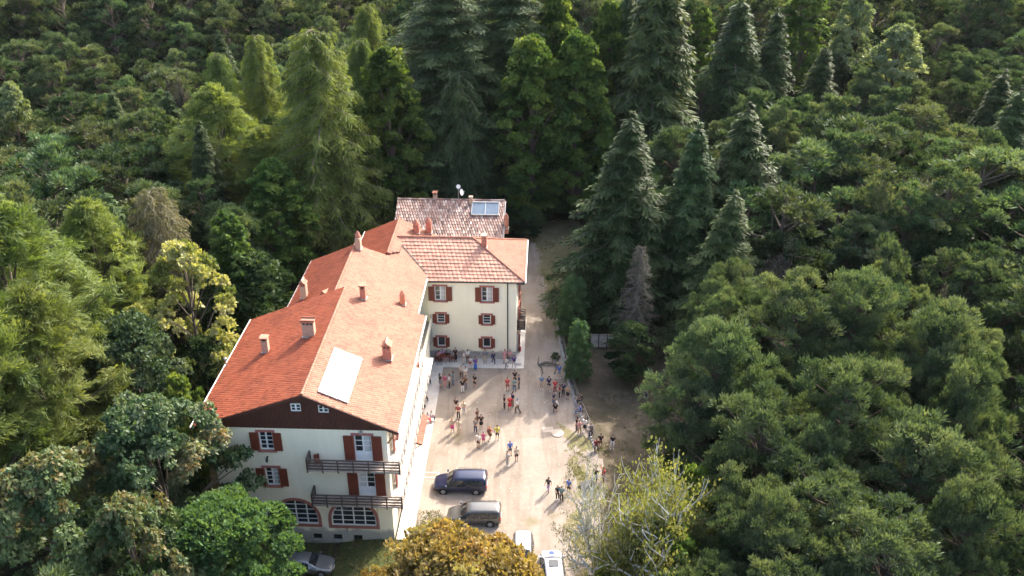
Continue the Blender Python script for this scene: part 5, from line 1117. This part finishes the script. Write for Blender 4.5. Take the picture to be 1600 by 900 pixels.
# joints of each pose (x right, y forward, z up), 1.70 m tall
def joints(pose):
    J = dict(pel=(0, 0, .92), waist=(0, 0, 1.06), chest=(0, .01, 1.28), neck=(0, 0, 1.45), head0=(0, .01, 1.52))
    def legs(lk, la, rk, ra, hip=.92): J.update(lh=(-.09, 0, hip - .04), lk=lk, la=la, rh=(.09, 0, hip - .04), rk=rk, ra=ra)
    def arms(le, lw, re, rw, dz=0): J.update(ls=(-.185, 0, 1.39 + dz), le=le, lw=lw, rs=(.185, 0, 1.39 + dz), re=re, rw=rw)
    legs((-.10, .02, .48), (-.11, -.01, .08), (.10, .02, .48), (.12, -.01, .08)); arms((-.24, -.02, 1.12), (-.25, .06, .88), (.24, -.02, 1.12), (.25, .06, .88))
    if pose == 'folded': arms((-.25, .02, 1.13), (-.02, .23, 1.15), (.25, .02, 1.12), (.03, .21, 1.10))
    if pose == 'phone': arms((-.23, .02, 1.13), (-.10, .28, 1.22), (.24, -.02, 1.12), (.25, .06, .88))
    if pose == 'walk': legs((-.10, .18, .50), (-.10, .12, .09), (.10, -.02, .49), (.11, -.32, .14)); arms((-.23, -.13, 1.14), (-.24, -.12, .90), (.23, .10, 1.14), (.24, .26, .95))
    if pose == 'armsup': arms((-.42, .05, 1.55), (-.30, .05, 1.78), (.42, .05, 1.52), (.25, .1, 1.76))
    if pose == 'sit':
        J.update(pel=(0, 0, .50), waist=(0, .02, .64), chest=(0, .06, .86), neck=(0, .08, 1.03), head0=(0, .10, 1.10)); J.update(lh=(-.09, .03, .50), lk=(-.13, .44, .50), la=(-.13, .46, .09), rh=(.09, .03, .50), rk=(.13, .44, .50), ra=(.14, .50, .09))
        J.update(ls=(-.18, .06, .98), le=(-.24, .14, .72), lw=(-.15, .36, .62), rs=(.18, .06, .98), re=(.24, .14, .72), rw=(.14, .38, .62))
    if pose == 'crouch':
        J.update(pel=(0, 0, .34), waist=(0, .05, .46), chest=(0, .15, .66), neck=(0, .22, .82), head0=(0, .25, .88)); J.update(lh=(-.09, .02, .34), lk=(-.16, .36, .48), la=(-.14, .10, .09), rh=(.09, .02, .34), rk=(.16, .38, .46), ra=(.14, .14, .09))
        J.update(ls=(-.18, .17, .78), le=(-.24, .36, .58), lw=(-.12, .56, .46), rs=(.18, .17, .78), re=(.24, .36, .58), rw=(.12, .58, .44))
    return J
def skin(name, verts, edges, rads, root=0, sub=1):
    me = bpy.data.meshes.new(name); me.from_pydata([tuple(v) for v in verts], edges, []); o = bpy.data.objects.new(name, me); COL.objects.link(o)
    o.modifiers.new('s', 'SKIN'); sv = me.skin_vertices
    if not sv:
        bm = bmesh.new(); bm.from_mesh(me); bm.verts.layers.skin.verify(); bm.to_mesh(me); bm.free(); sv = me.skin_vertices
    for i, r in enumerate(rads): sv[0].data[i].radius = r if isinstance(r, tuple) else (r, r); sv[0].data[i].use_root = (i == root)
    q = o.modifiers.new('u', 'SUBSURF'); q.levels = sub; q.render_levels = sub
    bpy.context.view_layer.update(); dg = bpy.context.evaluated_depsgraph_get(); r = bpy.data.meshes.new_from_object(o.evaluated_get(dg)); r.name = name
    bpy.data.objects.remove(o); r.polygons.foreach_set('use_smooth', [True] * len(r.polygons)); r.materials.clear(); return r
PM = {}
def person_meshes(pose):
    if pose in PM: return PM[pose]
    J = {k: Vector(v) for k, v in joints(pose).items()}; out = {}
    V, E, Rd = [], [], []
    def add(p, r, par=None):
        V.append(Vector(p)); Rd.append(r)
        if par is not None: E.append((par, len(V) - 1))
        return len(V) - 1
    pel = add(J['pel'], (.14, .10)); wa = add(J['waist'], (.125, .09), pel); ch = add(J['chest'], (.16, .105), wa); nk = add(J['neck'], (.055, .055), ch); up = (J['head0'] - J['neck']).normalized()
    h0 = add(J['head0'] + up * .03, (.066, .075), nk); h1 = add(J['head0'] + up * .12, (.082, .096), h0); h2 = add(J['head0'] + up * .19, (.06, .072), h1)
    nose = add(J['head0'] + up * .085 + Vector((0, .105, 0)), (.012, .012), h1)
    for sd in (-1, 1): add(J['head0'] + up * .09 + Vector((sd * .09, 0, 0)), (.012, .02), h1)
    for s_ in 'lr':
        sx = -1 if s_ == 'l' else 1
        hp = add(J[s_ + 'h'], .085, pel); kn = add(J[s_ + 'k'], .052, hp); an = add(J[s_ + 'a'], .036, kn); he = J[s_ + 'a']; f1 = add(he + Vector((sx * .01, .06, -.045)), .034, an); add(he + Vector((sx * .02, .16, -.055)), .026, f1)
        sh = add(J[s_ + 's'], .052, ch); el = add(J[s_ + 'e'], .038, sh); wr = add(J[s_ + 'w'], .025, el)
        d = (J[s_ + 'w'] - J[s_ + 'e']).normalized(); pm = add(J[s_ + 'w'] + d * .06, (.036, .018), wr); side = Vector((0, 1, 0)) - d * d.y; side.normalize(); nm_ = d.cross(side)
        for k, ln in enumerate((.068, .08, .075, .06)):
            o_ = side * (k - 1.5) * -.019; a = add(J[s_ + 'w'] + d * (.10 + ln * .45) + o_ + nm_ * .004, .0085, pm); add(J[s_ + 'w'] + d * (.10 + ln * .9) + o_ * 1.1 + nm_ * (.018 * (-sx)), .0075, a)
        t = add(J[s_ + 'w'] + d * .055 + side * .045, .010, pm); add(J[s_ + 'w'] + d * .095 + side * .062, .0085, t)
    b = skin('body', V, E, Rd, 0); b.materials.append(M['skin']); out['body'] = b
    def part(nm, spec):
        V2, E2, R2 = [], [], []
        idx = {}
        for key, pos, r, par in spec: idx[key] = len(V2); V2.append(pos); R2.append(r); (E2.append((idx[par], idx[key])) if par else None)
        out[nm] = skin(nm, V2, E2, R2, 0)
    lp = lambda a, b, t: J[a].lerp(J[b], t)
    part('shirt', [('w', lp('pel', 'waist', -.1), (.155, .115), None), ('m', J['waist'], (.148, .112), 'w'), ('c', J['chest'], (.180, .128), 'm'), ('n', lp('chest', 'neck', .75), (.085, .08), 'c')] + [x for s_ in 'lr' for x in ((s_ + 's', J[s_ + 's'], .072, 'c'), (s_ + 'e', lp(s_ + 's', s_ + 'e', .75), .060, s_ + 's'))])
    part('jacket', [('w', lp('pel', 'waist', -.35), (.165, .125), None), ('m', J['waist'], (.155, .12), 'w'), ('c', J['chest'], (.185, .132), 'm'), ('n', lp('chest', 'neck', .8), (.085, .08), 'c')] + [x for s_ in 'lr' for x in ((s_ + 's', J[s_ + 's'], .076, 'c'), (s_ + 'e', J[s_ + 'e'], .056, s_ + 's'), (s_ + 'w', lp(s_ + 'e', s_ + 'w', .9), .042, s_ + 'e'))])
    legs_ = lambda t, r1, r2: [('p', lp('pel', 'waist', .35), (.150, .115), None), ('q', J['pel'], (.16, .12), 'p')] + [x for s_ in 'lr' for x in ((s_ + 'h', J[s_ + 'h'], .10, 'q'), (s_ + 'k', lp(s_ + 'h', s_ + 'k', min(1, t * 2)), r1, s_ + 'h'))] + ([x for s_ in 'lr' for x in ((s_ + 'a', lp(s_ + 'k', s_ + 'a', .9), r2, s_ + 'k'),)] if t > .5 else [])
    part('trousers', legs_(1, .070, .058)); part('shorts', legs_(.42, .082, 0))
    hem = lp('lk', 'rk', .5); part('skirt', [('p', lp('pel', 'waist', .4), (.145, .11), None), ('q', J['pel'], (.175, .14), 'p'), ('r', J['pel'].lerp(hem, .5), (.21, .18), 'q'), ('s', hem, (.235, .20), 'r')])
    ft = lp('la', 'ra', .5); part('long_skirt', [('p', lp('pel', 'waist', .4), (.145, .11), None), ('q', J['pel'], (.17, .14), 'p'), ('r', hem, (.20, .17), 'q'), ('s', hem.lerp(ft, .75), (.25, .21), 'r')])
    hb = J['head0'] + up * .125 + Vector((0, -.022, 0))
    part('short_hair', [('a', hb - up * .03, (.086, .085), None), ('b', hb + up * .045, (.086, .094), 'a'), ('c', hb + up * .085, (.05, .058), 'b')])
    part('long_hair', [('a', hb + up * .085, (.055, .062), None), ('b', hb + up * .04, (.088, .096), 'a'), ('c', hb - up * .05 + Vector((0, -.03, 0)), (.088, .075), 'b'), ('d', hb - up * .22 + Vector((0, -.06, 0)), (.08, .045), 'c')])
    mb = MB()
    for s_ in 'lr':
        a = J[s_ + 'a']; mb.tube([a + Vector((0, -.06, -.045)), a + Vector((0, .04, -.04)), a + Vector((0, .18, -.058))], [.035, .046, .03], 8)
    out['shoes'] = mb.mesh('shoes')
    bk = MB(); c = J['chest']; w_ = J['waist']; d = (c - w_).normalized(); bk.tube([w_ + Vector((0, -.17, -.05)), w_.lerp(c, .5) + Vector((0, -.2, 0)), c + Vector((0, -.17, .1))], [.10, .14, .09], 8); out['backpack'] = bk.mesh('backpack')
    ey = MB()
    for sd in (-1, 1): q = J['head0'] + up * .11 + Vector((sd * .032, .088, 0)); ey.box(q.x - .012, q.x + .012, q.y - .005, q.y + .008, q.z - .006, q.z + .006)
    mo = J['head0'] + up * .035 + Vector((0, .078, 0)); ey.box(mo.x - .022, mo.x + .022, mo.y - .005, mo.y + .006, mo.z - .005, mo.z + .005)
    out['face'] = ey.mesh('face'); out['face'].materials.append(simple('eye_dark', (.04, .02, .02), .5) if 'eye' not in M else M['eye']); PM[pose] = out; return out
def mpart(name, me, par, mat):
    if not me.materials: me.materials.append(None)
    o = bpy.data.objects.new(name, me); COL.objects.link(o); o.parent = par
    if mat: o.material_slots[0].link = 'OBJECT'; o.material_slots[0].material = mat
    return o
def person(px, py, top, bot, pose, face, label, hair='dark', tall=1.0, z=None, long=False, jacket=False, shorts=False, skirt=0, pack=None, skinny=False):
    P = person_meshes(pose); zz = 0.0
    g0 = at(px, py, 0); u, v = wb(g0.x, g0.y)
    if z is None:
        z = .13 if ((0.1 < u < 1.5 and -.1 < v < 25.8) or (25.75 < v < 27.6 and -.9 < u < 9.95)) else gz(g0.x, g0.y) + .012
    g0 = at(px, py, z); e = empty('person', (g0.x, g0.y, z), math.radians(face)); sc = tall * rng.uniform(.97, 1.03); e.scale = (sc, sc, sc); tag(e, label, 'person')
    mpart('body', P['body'], e, None)
    if skirt == 3: mpart('dress_top', P['shirt'], e, cloth(COLS[top])); mpart('dress_skirt', P['skirt'], e, cloth(COLS[top]))
    else:
        mpart('jacket' if jacket else 'shirt', P['jacket' if jacket else 'shirt'], e, cloth(COLS[top]))
        nm = {1: 'skirt', 2: 'long_skirt'}.get(skirt) or ('shorts' if shorts else 'trousers'); mpart(nm, P[nm], e, cloth(COLS[bot]))
    mpart('hair' if 'cap' not in hair else 'cap', P['long_hair' if long else 'short_hair'], e, cloth(HAIR[hair])); mpart('shoes', P['shoes'], e, cloth(COLS[rng.choice(['black', 'white', 'grey'])])); mpart('face', P['face'], e, None)
    if pack: mpart('backpack', P['backpack'], e, cloth(COLS[pack]))
F, B_, Lf, Rt = 180, 0, 90, -90          # facing: towards the viewer, away, left, right
PP = [
 (686, 562, 'palepink', 'darkred', 'sit', 200, 'person in a pale pink top seated at the left of the garden table', dict(long=True)),
 (692, 560, 'lilac', 'tan', 'sit', 180, 'person in a lilac top seated behind the garden table', dict(hair='brown')),
 (699, 563, 'black', 'palepink', 'sit', 140, 'person in black with dark hair leaning at the right of the garden table', dict(long=True, hair='black')),
 (712, 564, 'black', 'black', 'stand', 180, 'person in a black dress with voluminous black hair by the wing wall', dict(long=True, hair='black', skirt=2)),
 (725, 569, 'white', 'cream', 'phone', 90, 'person all in white left of the one with dark trousers near the wall', dict(hair='blond')),
 (731, 567, 'white', 'brown', 'folded', 200, 'person in a white shirt and brown trousers against the plinth', dict()),
 (735, 573, 'white', 'red', 'stand', 150, 'child in white top and red shorts on the porch pavement', dict(tall=.72, shorts=True, hair='brown')),
 (743, 579, 'purple', 'blue', 'stand', 210, 'person in a long purple dress at the pavement edge', dict(long=True, skirt=2)),
 (758, 567, 'grey', 'beige', 'stand', 180, 'person in a grey open jacket leaning near the lower right window', dict(jacket=True)),
 (771, 570, 'navy', 'navy', 'walk', 200, 'person in a dark navy suit walking below the lower right window', dict(jacket=True)),
 (789, 567, 'palepink', 'palepink', 'stand', 190, 'person in a pink dress, left one at the pavement corner', dict(long=True, skirt=3)),
 (797, 567, 'palepink', 'grey', 'folded', 160, 'person in a pink top and grey trousers at the pavement corner', dict(long=True, hair='brown')),
 (791, 575, 'white', 'grey', 'walk', 120, 'child in a white shirt at the pavement corner', dict(tall=.75)),
 (803, 576, 'purple', 'lightgrey', 'walk', 20, 'person with a navy backpack stepping off the pavement corner', dict(pack='navy')),
 (688, 605.5, 'black', 'grey', 'folded', -60, 'person in black top and grey skirt, left of the shaded group of four', dict(long=True, skirt=1)),
 (695.5, 606.5, 'pink', 'palepink', 'stand', 150, 'person in a pink top and pale trousers in the shaded group', dict(hair='brown')),
 (702.5, 606.5, 'white', 'black', 'stand', 100, 'person in white top and black trousers with big dark hair in the shaded group', dict(long=True, hair='black')),
 (708, 602, 'teal', 'denim', 'phone', 90, 'person in a teal top at the right of the shaded group', dict(long=True)),
 (721, 592, 'cream', 'brown', 'stand', 180, 'person in a cream top near the middle of the shade', dict(hair='brown')),
 (728, 594, 'white', 'cream', 'folded', 200, 'person in white beside the one in cream in the shade', dict()),
 (723, 614, 'black', 'white', 'stand', 190, 'person in black top and white trousers in the shade', dict(hair='brown')),
 (727.5, 608, 'brown', 'denim', 'stand', 150, 'person in a brown top behind the one with white trousers', dict(long=True)),
 (742, 606.5, 'black', 'black', 'folded', 140, 'person in black top and black shorts standing alone in the shade', dict(shorts=True)),
 (666, 600, 'grey', 'black', 'sit', -90, 'person in dark clothes seated furthest back along the walkway', dict(z=.13)),
 (663, 618, 'black', 'black', 'folded', -90, 'person in black standing on the walkway edge in the shade', dict()),
 (661, 628, 'darkred', 'black', 'sit', -80, 'person in dark red seated on the walkway', dict()),
 (657, 638, 'white', 'black', 'sit', -100, 'person in white top and black trousers seated on the walkway', dict()),
 (659.5, 654, 'white', 'black', 'stand', 200, 'person in a white shirt and black shorts standing on the sunlit walkway edge', dict(shorts=True)),
 (667, 659, 'blue', 'red', 'sit', -110, 'child in blue top and red shorts seated on the walkway edge', dict(tall=.9)),
 (673, 656, 'lightgrey', 'navy', 'sit', -100, 'child in pale grey seated beside the child in blue', dict(tall=.85)),
 (713, 643, 'black', 'white', 'stand', 160, 'person in a black top at the shadow edge of the yard', dict(shorts=True)),
 (725, 648, 'cream', 'lightgrey', 'stand', -20, 'person in cream at the shadow corner of the yard', dict(hair='blond')),
 (716.5, 655, 'darkred', 'black', 'phone', 170, 'person in a dark red top between the two at the shadow edge', dict()),
 (707, 676, 'beige', 'pink', 'stand', 190, 'person in beige top and bright pink skirt in the sun', dict(skirt=1, hair='blond', long=True)),
 (717.5, 678, 'cream', 'cream', 'stand', 150, 'person in a short cream dress beside the pink skirt', dict(skirt=3, hair='brown', long=True)),
 (746, 660, 'brown', 'brown', 'folded', 60, 'person in brown with crossed arms in the sun', dict()),
 (752, 670, 'black', 'black', 'stand', 180, 'person in a black dress right of the one in brown', dict(skirt=3, long=True)),
 (743, 676, 'grey', 'navy', 'phone', -20, 'person in grey and navy standing in front of the one in brown', dict()),
 (747.5, 700, 'white', 'black', 'stand', 150, 'person in white top and black shorts, front of the group of four', dict(shorts=True)),
 (755.5, 693, 'pink', 'pink', 'stand', 170, 'child in a bright pink dress beside the white top', dict(tall=.8, skirt=3)),
 (765.5, 688, 'orange', 'brown', 'walk', -40, 'person in an orange top with a dark backpack in the sun', dict(pack='brown', skirt=1, hair='blond')),
 (777, 688, 'yellow', 'black', 'stand', 0, 'person in a yellow shirt and black shorts in the yard', dict(shorts=True)),
 (792.5, 728, 'lightgrey', 'lightgrey', 'phone', -60, 'person in light grey clothes in the sunlit middle of the yard', dict()),
 (797, 712, 'blue', 'navy', 'stand', 200, 'person in a bright blue shirt and navy shorts in the middle of the yard', dict(shorts=True)),
 (807, 721, 'cream', 'black', 'stand', -150, 'person in a cream shirt with a dark backpack in the middle of the yard', dict(shorts=True, pack='brown')),
 (793, 611, 'red', 'darkred', 'stand', 180, 'person in a red top near the porch corner', dict(shorts=True)),
 (803.5, 612, 'green', 'denim', 'stand', 0, 'person in a pale green shirt with the back turned near the porch corner', dict()),
 (811, 607, 'navy', 'black', 'stand', 90, 'person in navy beside the pale green shirt', dict()),
 (804.5, 600, 'black', 'black', 'stand', 180, 'person in black behind the pale green shirt', dict(long=True, hair='brown')),
 (788, 639, 'black', 'black', 'folded', -70, 'person in black left of the red skirts', dict()),
 (796.5, 641, 'red', 'red', 'stand', 180, 'person in a long red dress in the shade', dict(skirt=3, hair='grey', long=True)),
 (801, 635, 'navy', 'black', 'stand', 120, 'person in navy behind the long red dress', dict()),
 (808.5, 645, 'white', 'black', 'walk', 60, 'person in white shirt, black trousers and a blue cap', dict(hair='cap')),
 (846, 608, 'lightblue', 'beige', 'stand', 180, 'person in a light blue shirt and beige shorts on the drive', dict(shorts=True)),
 (857.5, 610, 'navy', 'navy', 'walk', 0, 'person in navy shirt and shorts on the drive', dict(shorts=True)),
 (873.5, 590.5, 'blue', 'lightblue', 'stand', 180, 'person in a vivid blue shirt further up the drive', dict(shorts=True)),
 (885, 586, 'darkred', 'navy', 'stand', 120, 'person in dark red by the fence further up the drive', dict()),
 (867, 614, 'red', 'darkred', 'stand', 180, 'person in a red top in the middle of the drive group', dict(long=True)),
 (880, 619.5, 'navy', 'black', 'stand', 150, 'person in navy in the drive group', dict()),
 (887, 624, 'tan', 'black', 'stand', 160, 'person in tan with blond hair at the right of the drive group', dict(hair='blond', long=True, skirt=1)),
 (874, 622, 'darkred', 'black', 'folded', 90, 'person in dark red with black hair in the drive group', dict(long=True, hair='black')),
 (864.5, 634, 'navy', 'denim', 'stand', -60, 'person in dark navy at the front of the drive group', dict()),
 (867.5, 641, 'black', 'black', 'crouch', 180, 'person in black crouching at the front of the drive group', dict()),
 (872, 636, 'white', 'lightgrey', 'crouch', 90, 'person in white crouching beside the one in black', dict(tall=.85)),
 (909, 630, 'black', 'black', 'sit', 100, 'person in black sitting on the fence', dict(z=.45)),
 (907, 648, 'blue', 'denim', 'sit', 90, 'person in bright blue sitting at the foot of the fence', dict(z=.1)),
 (913.5, 675, 'white', 'black', 'stand', 150, 'person in white top and black skirt near the end of the fence', dict(skirt=1, long=True)),
 (905, 679, 'palepink', 'tan', 'stand', 180, 'person in pale pink near the end of the fence', dict(long=True)),
 (901, 674, 'black', 'navy', 'stand', 60, 'person in black behind the one in pale pink', dict(long=True)),
 (922.5, 683, 'grey', 'navy', 'stand', 200, 'person in grey leaning at the last fence post', dict()),
 (938, 700, 'black', 'brown', 'stand', 180, 'person in black top with bare legs beyond the fence end', dict(shorts=True)),
 (931, 702, 'darkred', 'black', 'sit', 180, 'person in dark red sitting low at the fence end', dict(z=0)),
 (957, 696, 'black', 'white', 'sit', 170, 'person in black and white sitting in the shade beyond the fence end', dict(z=0)),
 (942, 754, 'red', 'darkred', 'armsup', 120, 'person in red with raised arms behind the birch branches', dict()),
 (930, 754, 'black', 'navy', 'stand', 150, 'person in dark clothes behind the left birch branches', dict()),
 (856.5, 769, 'black', 'lilac', 'walk', 150, 'person in black top and lilac trousers at the front of the yard', dict(long=True)),
 (888.5, 771.5, 'blue', 'black', 'stand', 150, 'person in blue shirt and black shorts at the front of the yard', dict(shorts=True)),
 (871, 781, 'black', 'black', 'stand', 200, 'person in black at the left of the dark front pair', dict(hair='blond')),
 (877, 784, 'teal', 'black', 'folded', 0, 'person in dark teal at the right of the dark front pair', dict()),
 (1009, 622, 'blue', 'navy', 'stand', 120, 'person in blue alone on the shaded slope beside the pines', dict()),
]
for px, py, top, bot, pose, face, lab, kw in PP: person(px, py, top, bot, pose, face, lab, **kw)

# ------------------------------------------------------------------ haze
hz_ = MB().box(-330, 330, -60, 420, -6.0, 57.0).build('haze', None); tag(hz_, kind='stuff')
hm = bpy.data.materials.new('haze_air'); hm.use_nodes = True; hn = hm.node_tree; hn.nodes.clear()
ho = hn.nodes.new('ShaderNodeOutputMaterial'); hv = hn.nodes.new('ShaderNodeVolumePrincipled'); hv.inputs['Color'].default_value = (.86, .92, 1.0, 1); hv.inputs['Density'].default_value = .000025; hv.inputs['Anisotropy'].default_value = .2
hn.links.new(hv.outputs[0], ho.inputs['Volume']); hz_.data.materials.append(hm); scene.cycles.volume_bounces = 0
